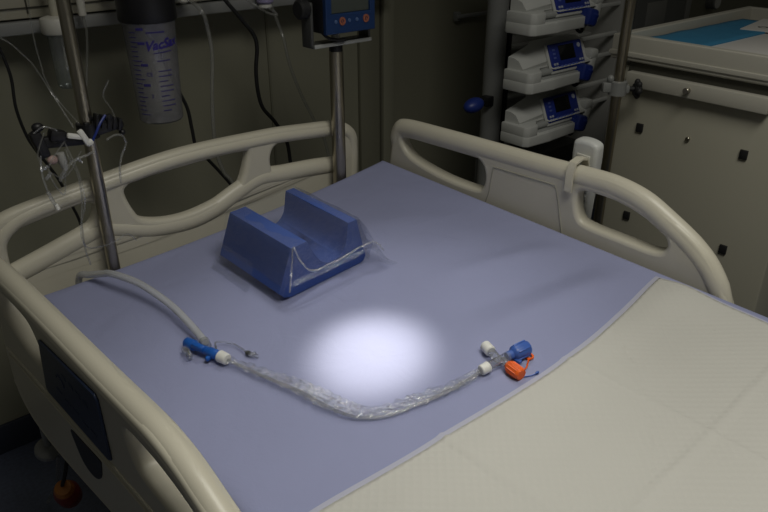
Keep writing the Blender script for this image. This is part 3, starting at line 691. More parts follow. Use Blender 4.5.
# fine loops of line hanging over the headboard
fl = thing('infusion_line', (0.352, 1.235, 0.97), 'fine clear line looping from the clip rack down over the headboard', 'tube')
MB().tube(crom([(0.0, 0.0, 0.0), (0.004, -0.03, -0.05), (0.002, -0.035, -0.10), (-0.012, -0.035, -0.135), (-0.014, -0.034, -0.165), (0.0, -0.02, -0.19), (0.045, 0.0, -0.202), (0.078, 0.005, -0.195), (0.095, 0.01, -0.215)], 7), 0.0014, 6).build('line', M['thin_tube'], fl)

# ================================================================== MONITOR POLE
mx_, my_ = 0.972, 1.294
mp_ = thing('monitor_pole', (mx_, my_, 0.55), 'steel pole at the headboard corner carrying the blue monitor', 'pole')
MB().cyl((0, 0, 0), (0, 0, 0.485), 0.0158, seg=24, bev=0.001).build('pole_tube', M['steel'], mp_)
MB().cyl((0, 0, 0.470), (0, 0, 0.500), 0.0150, seg=24, bev=0.002).build('collar', M['black'], mp_)
MB().cyl((0, 0, -0.06), (0, 0, 0.03), 0.0175, seg=24, bev=0.002).build('socket', M['black'], mp_)
mo = thing('bedside_monitor', (mx_-0.001, my_, 1.05), 'blue framed monitor with dark screen in a black yoke on the steel pole', 'monitor')
mo.scale = (0.94, 1.0, 1.0)
yk = MB()
yk.box((0.004, -0.002, 0.004), (0.168, 0.040, 0.008), bev=0.002)
for sx_ in (-1, 1): yk.box((0.004+sx_*0.082, -0.002, 0.048), (0.008, 0.036, 0.092), bev=0.003)
yk.build('yoke', M['dark_rack'], mo)
MB().box((0.005, -0.024, 0.0045), (0.165, 0.003, 0.008), bev=0.001).build('yoke_edge', M['pump_groove'], mo)
MB().cyl((-0.078, -0.002, 0.080), (-0.104, -0.004, 0.080), 0.020, seg=20, bev=0.004).build('tilt_knob', M['rubber'], mo)
MB().cyl((0.0, 0.0, 0.008), (0.0, 0.0, 0.034), 0.010, seg=16, bev=0.001).build('pivot', M['offwhite'], mo)
body = MB().box((0.008, -0.006, 0.120), (0.142, 0.065, 0.180), bev=0.006).build('housing', M['black'], mo)
fr = plate_mesh([(-0.070, 0.032), (0.070, 0.032), (0.070, 0.205), (-0.070, 0.205)], [[(-0.054, 0.072), (0.056, 0.072), (0.056, 0.190), (-0.054, 0.190)]], 0.006, 0.002)
MB().mesh(fr, Matrix.Translation((0.0085, -0.042, -0.002)) @ HX).build('blue_bezel', M['monitor_blue'], mo)
MB().box((0.0095, -0.0395, 0.131), (0.112, 0.004, 0.120)).build('screen', M['screen_grey'], mo)
for k, (dx, mm, rr) in enumerate(((-0.044, 'btn_blue', 0.004), (-0.026, 'btn_orange', 0.0085), (-0.006, 'btn_blue', 0.004), (0.016, 'btn_blue', 0.004), (0.042, 'btn_orange', 0.0085))):
    bt = MB()
    if rr > 0.005: bt.lathe([(rr*0.5, -0.001), (rr, -0.001), (rr, 0.002), (rr*0.5, 0.002), (rr*0.5, -0.001)], (0.0085+dx, -0.048, 0.055), (0, -1, 0), 18); bt.box((0.0085+dx, -0.0485, 0.055), (0.003, 0.002, 0.006))
    else: bt.cyl((0.0085+dx, -0.047, 0.055), (0.0085+dx, -0.050, 0.055), rr, seg=14, bev=0.0006)
    bt.build('button', M[mm], mo)
MB().tube(crom([(-0.055, -0.02, 0.034), (-0.045, -0.03, 0.022), (-0.02, -0.03, 0.014), (0.005, -0.03, 0.012)], 6), 0.0035, 8).build('lead', M['rubber'], mo)

# ================================================================== SUCTION CANISTER
cx_, cy_ = 0.641, 1.50
ZB = 0.899
sc = thing('suction_canister', (cx_, cy_, ZB), 'cloudy graduated suction canister with black lid and blue print, hung before the wall', 'suction canister')
def rad(z): return 0.0460+0.0090*(z/0.235)
jar = MB().lathe([(0, 0.006), (0.035, 0.003), (0.043, 0.0), (0.0465, 0.004), (rad(0.01), 0.012), (rad(0.12), 0.12), (rad(0.205), 0.205), (rad(0.205)+0.002, 0.208), (rad(0.205)+0.002, 0.214), (rad(0.205), 0.217), (0.0545, 0.230), (0.0540, 0.2415), (0, 0.2415)], (0, 0, 0), (0, 0, 1), 72).build('jar', M['jar'], sc)
MB().lathe([(0, 0.30), (0.050, 0.30), (0.059, 0.292), (0.0635, 0.270), (0.0635, 0.262), (0.0595, 0.258), (0.0595, 0.214), (0.0575, 0.210), (0.0560, 0.212), (0.0560, 0.242), (0, 0.242)], (0, 0, 0), (0, 0, 1), 40).build('lid', M['black'], sc)
MB().box((0, 0.125, 0.275), (0.05, 0.145, 0.03), bev=0.005).build('wall_bracket', M['dark_rack'], sc)
fa = math.atan2(-cy_, -cx_)           # direction from the jar towards the viewer's side of the room
def on_jar(x, z, off=0.0010):
    r_ = rad(z)+off; an = fa+x/r_
    return Vector((r_*math.cos(an), r_*math.sin(an), z))
def jar_print(me_, x0, z0, slant=0.0):
    m_ = MB().mesh(me_)
    for q_ in m_.bm.verts:
        x, y, z = q_.co; q_.co = on_jar(x0+x, z0+y+slant*x, 0.0004+max(0, z))
    return m_.bm
def merge(dst, bm_):
    t_ = bpy.data.meshes.new('t'); bm_.to_mesh(t_); bm_.free(); dst.bm.from_mesh(t_); bpy.data.meshes.remove(t_)
lg = MB()
merge(lg, jar_print(text_mesh('VacSax', 0.026, shear=0.3, offset=0.0009), 0.022, 0.168, 0.10))
for k in range(11):
    x = 0.004+0.0036*k; lg.box(on_jar(x, 0.151+0.06*x), (0.0040, 0.0012, 0.0012), rot=Matrix.Rotation(fa+x/0.06+PI/2, 3, 'Z'))
lg.build('logo', M['ink'], jar, smooth=0)
gr = MB()
for k in range(19):
    z = 0.022+0.0095*k; ln_ = 0.016 if k % 4 else 0.023
    for t in range(5):
        x = -0.046+ln_*(t+0.5)/5; gr.box(on_jar(x, z), (ln_/5, 0.0008, 0.0011), rot=Matrix.Rotation(fa+x/0.055+PI/2, 3, 'Z'))
for k in range(11):
    z = 0.030+0.0105*k; w_ = 0.030 if k % 3 else 0.018
    if k in (9,): continue
    for t in range(7):
        x = 0.006+w_*(t+0.5)/7; gr.box(on_jar(x, z), (w_/7*0.8, 0.0008, 0.0016), rot=Matrix.Rotation(fa+x/0.055+PI/2, 3, 'Z'))
for k in range(9):
    x = -0.006+0.0042*k; gr.box(on_jar(x, 0.193), (0.0036, 0.0008, 0.0024), rot=Matrix.Rotation(fa+x/0.06+PI/2, 3, 'Z'))
for z in (0.200, 0.172, 0.128, 0.086):
    for k in range(4):
        x = -0.026+0.0038*k; gr.box(on_jar(x, z), (0.0028, 0.0008, 0.0050), rot=Matrix.Rotation(fa+x/0.055+PI/2, 3, 'Z'))
merge(gr, jar_print(text_mesh('CE', 0.011), -0.012, 0.108)); merge(gr, jar_print(text_mesh('2', 0.011), -0.012, 0.062))
gr.build('graduations', M['ink'], jar, smooth=0)

# ================================================================== HUMIDIFIER BOTTLE on the wall duct
hb_ = thing('humidifier_bottle', (0.502, 1.645, 0.965), 'small clear humidifier bottle with a white ring lid, hanging behind the left pole', 'bottle')
MB().lathe([(0, 0.004), (0.018, 0.0), (0.022, 0.006), (0.023, 0.05), (0.024, 0.11), (0.024, 0.118), (0, 0.118)], (0, 0, 0), (0, 0, 1), 28).build('bottle', M['bottle'], hb_)
MB().lathe([(0, 0.150), (0.018, 0.150), (0.031, 0.146), (0.033, 0.142), (0.033, 0.118), (0.030, 0.114), (0, 0.114)], (0, 0, 0), (0, 0, 1), 32).build('ring_lid', M['offwhite'], hb_)
MB().box((0.006, -0.0328, 0.131), (0.007, 0.0015, 0.018), bev=0.0005).build('green_mark', M['green'], hb_)
MB().cyl((0, 0, 0.148), (0, 0, 0.215), 0.009, seg=16, bev=0.001).box((0, 0.027, 0.205), (0.02, 0.054, 0.02), bev=0.003).build('outlet_stem', M['trunk'], hb_)
MB().tube(crom([(0.004, -0.034, 0.122), (0.000, -0.036, 0.09), (0.008, -0.034, 0.065), (0.024, -0.02, 0.045), (0.030, -0.01, 0.02)], 6), 0.0026, 8).build('outlet_tube', M['clear_dim'], hb_)
pg = thing('gas_probe', (0.566, 1.665, 1.105), 'white upright probe with a thin tail plugged in beside the left pole', 'plug')
MB().cyl((0, 0, 0), (0, 0, 0.10), 0.0085, seg=16, bev=0.002).box((0, 0.032, 0.08), (0.014, 0.064, 0.014), bev=0.002).build('probe_body', M['offwhite'], pg)
MB().tube(crom([(0, 0, 0.003), (0.002, 0, -0.03), (-0.004, 0, -0.07), (-0.012, 0, -0.11), (-0.02, 0, -0.15)], 6), 0.003, 8).build('tail', M['clear_dim'], pg)
pg2 = thing('wall_plug', (1.035, 1.675, 1.078), 'lilac and white plug on the wall duct left of the blue monitor', 'plug')
MB().cyl((0, 0, 0.012), (0, 0, 0.06), 0.022, seg=20, bev=0.004).box((0, 0.015, 0.04), (0.02, 0.04, 0.02), bev=0.002).build('plug_body', M['lav'], pg2)
MB().cyl((0, 0, 0), (0, 0, 0.012), 0.017, seg=20, bev=0.003).build('collar', M['white'], pg2)
pg3 = thing('gas_valve', (0.80, 1.665, 1.112), 'white round wall valve on the duct right of the suction canister', 'valve')
MB().cyl((0, 0.03, 0.02), (0, -0.02, 0.02), 0.020, seg=20, bev=0.004).build('valve_body', M['offwhite'], pg3)

# ------------------------------------------------------------------ cables and tubes before the wall
def cable(name, pts, r, m, label, cat):
    pts = [Vector(p) for p in pts]; base = Vector((pts[-1].x, pts[-1].y, min(p.z for p in pts)))
    o = MB().tube([p-base for p in crom(pts, 7)], r, 10).build(name, m)
    o.location = base
    return tag(o, label, cat)
cable('power_cable', [(0.345, 1.69, 1.15), (0.361, 1.61, 1.100), (0.368, 1.6, 1.082), (0.376, 1.6, 1.042), (0.379, 1.6, 1.006), (0.375, 1.6, 0.948), (0.383, 1.6, 0.889), (0.397, 1.6, 0.849), (0.412, 1.6, 0.817), (0.429, 1.6, 0.774), (0.443, 1.6, 0.715), (0.454, 1.6, 0.649), (0.448, 1.6, 0.5), (0.46, 1.62, 0.25), (0.47, 1.60, 0.006), (0.52, 1.55, 0.006)],
      0.0032, M['rubber'], 'black cable hanging at the far left, behind the left pole', 'cable')
cable('power_cable', [(0.70, 1.69, 1.07), (0.705, 1.62, 1.03), (0.713, 1.6, 0.985), (0.735, 1.6, 0.925), (0.751, 1.6, 0.880), (0.756, 1.6, 0.828), (0.762, 1.6, 0.780), (0.790, 1.6, 0.742), (0.822, 1.6, 0.697), (0.850, 1.6, 0.650), (0.865, 1.6, 0.58), (0.86, 1.6, 0.3), (0.85, 1.58, 0.006), (0.80, 1.52, 0.006)],
      0.0042, M['rubber'], 'black cable coming out behind the suction canister, passing the middle headboard opening', 'cable')
cable('power_cable', [(0.858, 1.665, 1.17), (0.876, 1.61, 1.128), (0.889, 1.6, 1.107), (0.923, 1.6, 1.066), (0.950, 1.6, 1.030), (0.956, 1.6, 0.998), (0.948, 1.6, 0.945), (0.949, 1.6, 0.889), (0.960, 1.6, 0.845), (0.993, 1.6, 0.802), (1.024, 1.6, 0.746), (1.033, 1.6, 0.687), (1.041, 1.6, 0.55), (1.05, 1.62, 0.3), (1.05, 1.60, 0.007), (1.0, 1.55, 0.007)],
      0.0050, M['rubber'], 'black cable bending down the wall midway between canister and blue monitor', 'cable')
cable('gas_tube', [(0.775, 1.62, 1.143), (0.789, 1.55, 1.110), (0.801, 1.55, 1.065), (0.805, 1.55, 1.008), (0.795, 1.55, 0.928), (0.789, 1.55, 0.857), (0.788, 1.55, 0.782), (0.803, 1.55, 0.721), (0.830, 1.55, 0.652), (0.84, 1.56, 0.35), (0.84, 1.56, 0.007), (0.9, 1.5, 0.007)],
      0.0050, M['clear_dim'], 'cloudy tube hanging straight down right of the suction canister', 'tube')
cable('gas_tube', [(0.925, 1.66, 1.14), (0.960, 1.6, 1.100), (0.990, 1.6, 1.081), (1.018, 1.6, 1.071), (1.030, 1.62, 1.074), (1.035, 1.66, 1.080)], 0.0028, M['clear_dim'], 'short looped tube under the wall duct ending at the lilac plug', 'tube')
cable('gas_tube', [(1.044, 1.655, 1.080), (1.040, 1.63, 1.05), (1.037, 1.6, 1.008), (1.051, 1.6, 0.940), (1.083, 1.6, 0.856), (1.119, 1.6, 0.783), (1.157, 1.6, 0.703), (1.185, 1.6, 0.5), (1.19, 1.6, 0.006), (1.2, 1.5, 0.006)], 0.0042, M['thin_tube'], 'faint clear tube slanting behind the blue monitor pole', 'tube')
cable('infusion_line', [(0.361, 1.30, 1.199), (0.358, 1.3, 1.169), (0.356, 1.3, 1.130), (0.358, 1.3, 1.094), (0.361, 1.3, 1.063), (0.372, 1.29, 1.027), (0.384, 1.245, 0.995)], 0.0013, M['thin_tube'], 'thin line dropping from above to the clip rack', 'tube')
cable('infusion_line', [(0.290, 1.30, 1.150), (0.316, 1.3, 1.131), (0.333, 1.3, 1.110), (0.347, 1.3, 1.088), (0.362, 1.29, 1.045), (0.374, 1.245, 0.99)], 0.0013, M['thin_tube'], 'thin line slanting in from the left edge to the clip rack', 'tube')

# ================================================================== PUMP TOWER
SX, SY = 1.650, 1.42
ps = thing('pump_stand', (SX, SY, 0.0), 'grey upright pump stand behind the far side rail carrying the white pumps', 'pump stand')
MB().cyl((0, 0, 0.10), (0, 0, 1.55), 0.031, seg=32).build('column', M['column'], ps)
MB().box((0.18, 0.0, 0.07), (0.60, 0.40, 0.06), bev=0.02).build('base', M['dark_rack'], ps)
for (a, b) in ((-0.08, -0.16), (-0.08, 0.16), (0.44, -0.16), (0.44, 0.16)):
    MB().cyl((a-0.012, b, 0.022), (a+0.012, b, 0.022), 0.022, seg=18, bev=0.004).build('castor', M['rubber'], ps)
MB().box((0.27, 0.045, 0.80), (0.44, 0.012, 0.95), bev=0.003).build('back_plate', M['rack'], ps)
for z in (0.625, 0.70, 0.775, 0.850, 0.925, 1.00, 1.08):
    MB().box((0.275, 0.018, z), (0.43, 0.030, 0.010), bev=0.002).build('cross_bar', M['pump'], ps)
for zb in (1.008, 0.854, 0.703):
    for dz in (0.022, 0.085):
        MB().box((0.395, -0.085, zb+dz), (0.19, 0.014, 0.011), bev=0.002).build('side_bar', M['pump'], ps)
MB().box((0.487, -0.035, 0.80), (0.012, 0.13, 0.95), bev=0.003).build('side_upright', M['rack'], ps)
MB().box((0.037, 0, 0.80), (0.012, 0.05, 0.95), bev=0.002).build('mounting_rail', M['black'], ps)
kn = MB().cyl((-0.03, -0.01, 0.79), (-0.088, -0.028, 0.795), 0.005, seg=12)
kn.box((-0.036, -0.012, 0.79), (0.03, 0.03, 0.03), bev=0.004)
kn.build('lever_stem', M['black'], ps)
MB().ball((-0.122, -0.038, 0.797), (0.036, 0.024, 0.021), 20, rot=Matrix.Rotation(R(-8), 3, 'Y')).build('blue_knob', M['blue_grip'], ps)
MB().box((0.18, -0.02, 0.52), (0.40, 0.12, 0.16), bev=0.012).build('power_box', M['dark_rack'], ps)

def make_pump(label):
    t = thing('syringe_pump', (0, 0, 0), label, 'syringe pump', group='syringe pumps on the grey stand')
    lo = MB()
    lo.prism([(0.0, 0.10), (0.0, 0.016), (0.012, 0.003), (0.10, 0.0), (0.225, 0.004), (0.235, 0.014), (0.300, 0.03), (0.300, 0.10)], (0, 0, 0), (1, 0, 0), (0, 1, 0), (0, 0, 0.030), 0.004, 2)
    lo.prism([(0.001, 0.10), (0.001, 0.016), (0.012, 0.004), (0.046, 0.003), (0.060, 0.016), (0.072, 0.038), (0.299, 0.042), (0.299, 0.10)], (0, 0, 0.026), (1, 0, 0), (0, 1, 0), (0, 0, 0.031), 0.004, 2)
    body_ = lo.build('pump_body', M['pump'], t)
    MB().box((0.150, 0.027, 0.031), (0.160, 0.026, 0.004), bev=0.0015).cyl((0.068, 0.032, 0.043), (0.24, 0.034, 0.043), 0.009, seg=14, bev=0.002).build('syringe_channel', M['pump_groove'], t)
    up = MB().prism([(0.018, 0.050), (0.115, 0.050), (0.115, 0.116), (0.078, 0.116), (0.060, 0.104), (0.038, 0.060)], (0.118, 0, 0), (0, 1, 0), (0, 0, 1), (0.180, 0, 0), 0.004, 2)
    up.prism([(0.050, 0.050), (0.098, 0.050), (0.098, 0.118), (0.078, 0.118), (0.060, 0.106), (0.044, 0.070)], (0.014, 0, 0), (0, 1, 0), (0, 0, 1), (0.106, 0, 0))
    for q_ in up.bm.verts:
        k = min(1.0, max(0.0, (q_.co.x-0.01)/0.115)); q_.co.z = 0.05+(q_.co.z-0.05)*(0.52+0.48*k) if q_.co.z > 0.05 else q_.co.z
    up.build('upper_housing', M['pump'], t)
    # tilted keypad on the front of the housing
    ky = thing_part('keypad_frame', t, (0.197, 0.0390, 0.0745), R(-24)); ky.scale = (0.92, 0.92, 0.92)
    MB().box((0, 0.004, 0), (0.176, 0.010, 0.092), bev=0.006).build_into(ky, M['pump'])
    kf = MB().box((0, -0.0025, 0.003), (0.164, 0.006, 0.080), bev=0.004).build('keypad', M['blue_key'], ky)
    MB().box((0, -0.0062, 0.012), (0.076, 0.002, 0.045), bev=0.0008).build('display', M['screen'], ky)
    for k in range(4): MB().box((-0.070+0.012*(k % 2), -0.0062, -0.030+0.011*(k//2)), (0.009, 0.002, 0.007), bev=0.001).build('grey_key', M['key_grey'], ky)
    for k in range(4): MB().box((0.058+0.012*(k % 2), -0.0062, -0.030+0.011*(k//2)), (0.009, 0.002, 0.007), bev=0.001).build('grey_key', M['key_grey'], ky)
    for k in range(5): MB().box((-0.036+0.018*k, -0.0062, -0.0285), (0.012, 0.002, 0.007), bev=0.001).build('blue_key', M['key_blue'], ky)
    for k in range(3): MB().box((-0.062, -0.0062, 0.0+0.012*k), (0.012, 0.002, 0.006), bev=0.001).build('blue_key', M['key_blue'], ky)
    MB().cyl((0.063, -0.005, 0.026), (0.063, -0.0075, 0.026), 0.0075, seg=16).build('start_key', M['key_grey'], ky)
    g = MB().lathe([(0, 0), (0.022, 0), (0.029, 0.006), (0.029, 0.034), (0.020, 0.044), (0, 0.044)], (0.250, 0.022, 0.004), (0.25, -0.15, 0.9), 10)
    g.box((0.252, 0.010, 0.026), (0.044, 0.034, 0.046), rot=Matrix.Rotation(R(12), 3, 'Y'), bev=0.009)
    g.build('blue_grip', M['blue_grip'], t)
    l = MB().box((0.308, 0.042, 0.036), (0.032, 0.044, 0.070), rot=Matrix.Rotation(R(14), 3, 'Y'), bev=0.010, seg=3)
    l.box((0.312, 0.038, 0.068), (0.036, 0.040, 0.028), bev=0.008)
    l.box((0.345, 0.07, 0.050), (0.06, 0.014, 0.010), rot=Matrix.Rotation(R(-6), 3, 'Y'), bev=0.002)
    l.build('plunger_driver', M['pump'], t)
    MB().tube(crom([(0.24, 0.05, 0.0), (0.255, 0.04, -0.018), (0.275, 0.045, -0.016), (0.282, 0.06, 0.004)], 6), 0.005, 8).build('cable_stub', M['rubber'], t)
    return t
def thing_part(name, parent, loc, rx):
    """a part mesh that carries sub-parts: created empty of faces, filled by build_into"""
    me_ = bpy.data.meshes.new(name); o = bpy.data.objects.new(name, me_); COL.objects.link(o)
    o.parent = parent; o.location = loc; o.rotation_euler = (rx, 0, 0); return o
def _into(self, o, m):
    bmesh.ops.recalc_face_normals(self.bm, faces=self.bm.faces[:]); self.bm.to_mesh(o.data); self.bm.free(); o.data.materials.append(m)
    o.data.polygons.foreach_set('use_smooth', [True]*len(o.data.polygons)); o.data.set_sharp_from_angle(angle=R(40)); return o
MB.build_into = _into

def dup(root, loc, label):
    r_ = root.copy(); COL.objects.link(r_); r_.location = loc; r_['label'] = label
    for c1 in list(root.children):
        a_ = c1.copy(); COL.objects.link(a_); a_.parent = r_
        for c2 in list(c1.children):
            b_ = c2.copy(); COL.objects.link(b_); b_.parent = a_
    return r_
pump = make_pump('white syringe pump with blue keypad, topmost on the grey stand, cut by the picture top')
pump.location = (1.549, 1.205, 1.008)
dup(pump, (1.556, 1.205, 0.854), 'white syringe pump with blue keypad, middle one of the three on the grey stand')
dup(pump, (1.562, 1.205, 0.703), 'white syringe pump with blue keypad, lowest on the grey stand just above the bed rail')

# ================================================================== STEEL POLE before the cart
qx, qy = 1.563, 0.950
sp_ = thing('equipment_pole', (qx, qy, 0.0), 'steel pole with a black star knob clamp standing between the pumps and the cream cart', 'pole')
MB().cyl((0, 0, 0.03), (0, 0, 1.6), 0.0125, seg=24).build('pole_tube', mat('dull_bronze_steel', (0.30, 0.27, 0.21), 0.32, metal=1.0), sp_)
bs = MB()
for k in range(5):
    an = R(90+72*k); bs.box((0.035*math.cos(an), 0.035*math.sin(an), 0.035), (0.07, 0.03, 0.02), rot=Matrix.Rotation(an, 3, 'Z'), bev=0.005)
    bs.cyl((0.06*math.cos(an), 0.06*math.sin(an), 0), (0.06*math.cos(an), 0.06*math.sin(an), 0.03), 0.010, seg=12)
bs.build('base', M['dark_rack'], sp_)
jw = MB().lathe([(0.0127, -0.018), (0.021, -0.016), (0.021, 0.016), (0.0127, 0.018)], (0, 0, 0.922), (0, 0, 1), 24)
ax = Vector((0.76, -0.65, 0)); rz = Matrix.Rotation(math.atan2(-0.65, 0.76), 3, 'Z')
jw.box(-ax*0.026+Vector((0, 0, 0.924)), (0.024, 0.018, 0.024), rot=rz, bev=0.004); jw.box(ax*0.020+Vector((0, 0, 0.920)), (0.016, 0.018, 0.020), rot=rz, bev=0.004)
jw.ball(-ax*0.020+Vector((0, 0, 0.944)), (0.009, 0.009, 0.010), 12)
jw.build('clamp_jaw', M['column'], sp_)
c0 = Vector((0, 0, 0.920))
sk = MB().cyl(c0+ax*0.026, c0+ax*0.044, 0.006, seg=14, bev=0.001)
sk.cyl(c0+ax*0.040, c0+ax*0.056, 0.017, seg=20, bev=0.004)
rm = rot_to(ax)
for k in range(6):
    an = 2*PI*k/6; sk.ball(c0+ax*0.048+rm@Vector((0.016*math.cos(an), 0.016*math.sin(an), 0)), (0.0075, 0.0075, 0.0085), 8)
sk.build('star_knob', M['rubber'], sp_)

# ================================================================== CREAM CART
KX, KY = 1.65, 0.745
ct = thing('supply_cart', (KX+0.33, KY+0.03, 0.0), 'cream metal supply cart with a raised tray top and shallow drawer, right of the bed', 'cart')
def cpnt(x, y, z): return Vector((x-(KX+0.33), y-(KY+0.03), z))
yL, yR = 1.010, 0.545
body_ = MB().box(cpnt(KX+0.325, (yL+yR)/2, 0.525), (0.65, yL-yR, 0.87), bev=0.006).build('cabinet', M['cart'], ct)
MB().box(cpnt(KX-0.0015, 0.785, 0.961), (0.004, 0.385, 0.026)).build('drawer_gap', M['seam'], body_)
trm = plate_mesh([(KX-0.018, yR-0.055), (KX+0.70, yR-0.055), (KX+0.70, yL+0.014), (KX-0.018, yL+0.014)], [[(KX+0.004, yR-0.033), (KX+0.678, yR-0.033), (KX+0.678, yL-0.008), (KX+0.004, yL-0.008)]], 0.030, 0.004)
tr_ = MB().mesh(trm, Matrix.Translation(cpnt(0, 0, 1.004)))
tr_.box(cpnt(KX+0.34, (yL+yR)/2-0.012, 0.978), (0.70, yL-yR+0.05, 0.012))
tr_.build('tray_top', M['cart_tray'], ct)
ld = plate_mesh([(KX-0.022, yR-0.059), (KX+0.704, yR-0.059), (KX+0.704, yL+0.018), (KX-0.022, yL+0.018)], [[(KX-0.015, yR-0.052), (KX+0.697, yR-0.052), (KX+0.697, yL+0.011), (KX-0.015, yL+0.011)]], 0.006, 0.002)
MB().mesh(ld, Matrix.Translation(cpnt(0, 0, 0.990))).build('tray_ledge', M['cart_tray'], ct)
dr = MB().box(cpnt(KX-0.012, 0.795, 0.932), (0.024, 0.350, 0.036), bev=0.003).build('drawer', M['cart_tray'], ct)
MB().cyl(cpnt(KX-0.024, 0.803, 0.934), cpnt(KX-0.040, 0.803, 0.934), 0.0055, 0.0075, 16, 0.001).build('drawer_knob', M['steel'], dr)
for (y, z) in ((0.923, 0.812), (0.656, 0.810), (0.919, 0.571), (0.652, 0.570)):
    MB().box(cpnt(KX-0.002, y, z), (0.006, 0.018, 0.022), bev=0.001).build('square_plug', M['rubber'], ct)
MB().cyl(cpnt(KX+0.002, 0.793, 0.814), cpnt(KX-0.006, 0.793, 0.814), 0.0055, seg=16, bev=0.001).build('cabinet_lock', M['steel'], ct)
for (x, y) in ((0.06, yL-0.05), (0.06, yR+0.05), (0.60, yL-0.05), (0.60, yR+0.05)):
    MB().cyl(cpnt(KX+x, y-0.014, 0.045), cpnt(KX+x, y+0.014, 0.045), 0.045, seg=20, bev=0.006).box(cpnt(KX+x, y, 0.085), (0.04, 0.04, 0.02)).build('castor', M['rubber'], ct)
TZ = 0.9850
bc = thing('folded_drape', (1.93, 0.98, TZ), 'blue folded wrap lying at the back of the cart tray under white sheets', 'drape')
def cloth_pt(i, j):
    x = -0.265+0.575*i; y = -0.13+0.150*j-0.015*i
    return Vector((x, y, 0.028+0.004*noise.noise(Vector((x*9, y*9, 1)))))
MB().grid(cloth_pt, 24, 8).build('wrap', M['bluecloth'], bc, smooth=80).modifiers.new('t', 'SOLIDIFY').thickness = 0.008
pp = thing('paper_stack', (1.98, 0.725, TZ), 'white papers lying on the right of the cart tray', 'papers')
MB().box((-0.02, 0.0, 0.012), (0.50, 0.25, 0.022), rot=Matrix.Rotation(R(-1), 3, 'Z'), bev=0.001).build('papers', M['paper'], pp)
p2_ = thing('top_sheet', (2.15, 0.84, TZ+0.0265), 'separate white sheet with a small printed mark on top of the papers', 'paper')
MB().box((0.02, 0.0, 0.002), (0.22, 0.16, 0.003), rot=Matrix.Rotation(R(9), 3, 'Z')).build('sheet', M['paper'], p2_)
MB().lathe([(0.010, 0.0), (0.013, 0.0), (0.013, 0.0006), (0.010, 0.0006), (0.010, 0.0)], (-0.035, 0.03, 0.0036), (0, 0, 1), 16).build('printed_mark', M['seam'], p2_)

# ------------------------------------------------------------------ things along the wall behind the cart
we = thing('wall_equipment', (3.15, WY-0.008, 0.80), 'dark grey equipment panel on the wall behind the cream cart', 'equipment panel')
MB().box((0, -0.02, 0.02), (0.42, 0.04, 0.42), bev=0.006).build('panel', M['column'], we)
MB().box((-0.05, -0.042, 0.06), (0.16, 0.006, 0.10), bev=0.002).build('hatch', M['rack'], we)
wv_ = thing('flow_meter', (3.40, WY-0.003, 0.80), 'pale upright flow meter on the wall above the back of the cart', 'flow meter')
MB().box((0, -0.025, 0.08), (0.05, 0.03, 0.20), bev=0.006).box((0, -0.012, 0.02), (0.03, 0.024, 0.03)).build('meter_body', M['rack'], wv_)
gg = thing('pressure_gauge', (3.66, WY-0.003, 0.86), 'small round white gauge on the wall above the back of the cart', 'gauge')
MB().cyl((0, 0, 0), (0, -0.05, 0), 0.036, seg=28, bev=0.004).build('gauge_case', M['column'], gg)
MB().cyl((0, -0.0495, 0), (0, -0.052, 0), 0.030, seg=28).build('dial', M['white'], gg)
ar = thing('grab_rail', (2.0, WY-0.008, 0.965), 'thin grey wall rail left of the pump stand', 'rail')
MB().box((0.0, -0.02, 0.0), (0.30, 0.014, 0.012), bev=0.003).box((-0.14, -0.01, 0.0), (0.02, 0.02, 0.03), bev=0.003).box((0.14, -0.01, 0.0), (0.02, 0.02, 0.03), bev=0.003).build('bar', M['column'], ar)
cable('power_cable', [(2.76, 1.70, 1.02), (2.80, 1.70, 0.94), (2.82, 1.70, 0.86), (2.82, 1.70, 0.74), (2.80, 1.71, 0.45), (2.80, 1.70, 0.010), (2.9, 1.6, 0.010)], 0.008, M['rubber'], 'dark cable on the wall between the bronze pole and the cart back', 'cable')

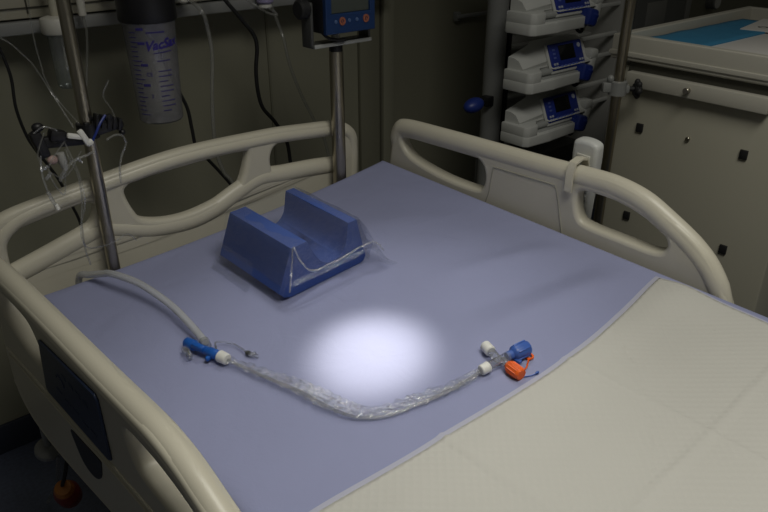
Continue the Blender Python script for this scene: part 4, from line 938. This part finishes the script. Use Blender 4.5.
# ================================================================== LIGHT
w = bpy.data.worlds.new('World'); scene.world = w; w.use_nodes = True
w.node_tree.nodes['Background'].inputs[0].default_value = (1.0, 0.97, 0.85, 1)
w.node_tree.nodes['Background'].inputs[1].default_value = 0.045
def aim(o, target):
    o.rotation_euler = (Vector(target)-o.location).to_track_quat('-Z', 'Y').to_euler()
def area(name, loc, target, size, power, col):
    l = bpy.data.lights.new(name, 'AREA'); l.shape = 'RECTANGLE'; l.size = size[0]; l.size_y = size[1]; l.energy = power; l.color = col
    o = bpy.data.objects.new(name, l); COL.objects.link(o); o.location = loc; aim(o, target); return o
cl = area('ceiling_lamp', (0.55, -0.15, 2.55), (0.60, -0.05, 0.6), (1.0, 0.7), 12.5, (1.0, 0.975, 0.89)); cl.data.spread = R(120)
LP = bw((0.42, 0.22, 1.22))
s = bpy.data.lights.new('examination_lamp', 'SPOT'); s.energy = 17; s.spot_size = R(38); s.spot_blend = 1.0; s.shadow_soft_size = 0.04; s.color = (1.0, 0.985, 0.93)
so_ = bpy.data.objects.new('examination_lamp', s); COL.objects.link(so_)
so_.location = LP; aim(so_, bw((-0.118, -0.170, 0)))
s2 = bpy.data.lights.new('examination_lamp_core', 'SPOT'); s2.energy = 172; s2.spot_size = R(9.6); s2.spot_blend = 1.0; s2.shadow_soft_size = 0.03; s2.color = (1.0, 0.945, 0.78)
so2 = bpy.data.objects.new('examination_lamp_core', s2); COL.objects.link(so2)
so2.location = LP; aim(so2, bw((-0.134, -0.176, 0)))

# ================================================================== CAMERA
cam = bpy.data.cameras.new('Camera'); cam.sensor_width = 36.0; cam.lens = 719.0/768*36.0; cam.clip_start = 0.05
co_ = bpy.data.objects.new('Camera', cam); COL.objects.link(co_)
co_.location = (0, 0, 1.35)
th, yw = R(26.978), R(40.661)
co_.rotation_euler = (R(90)-th, 0, -yw)
scene.camera = co_
scene.view_settings.view_transform = 'Standard'
scene.view_settings.look = 'None'
scene.view_settings.gamma = 1.0
scene.view_settings.exposure = 0.0
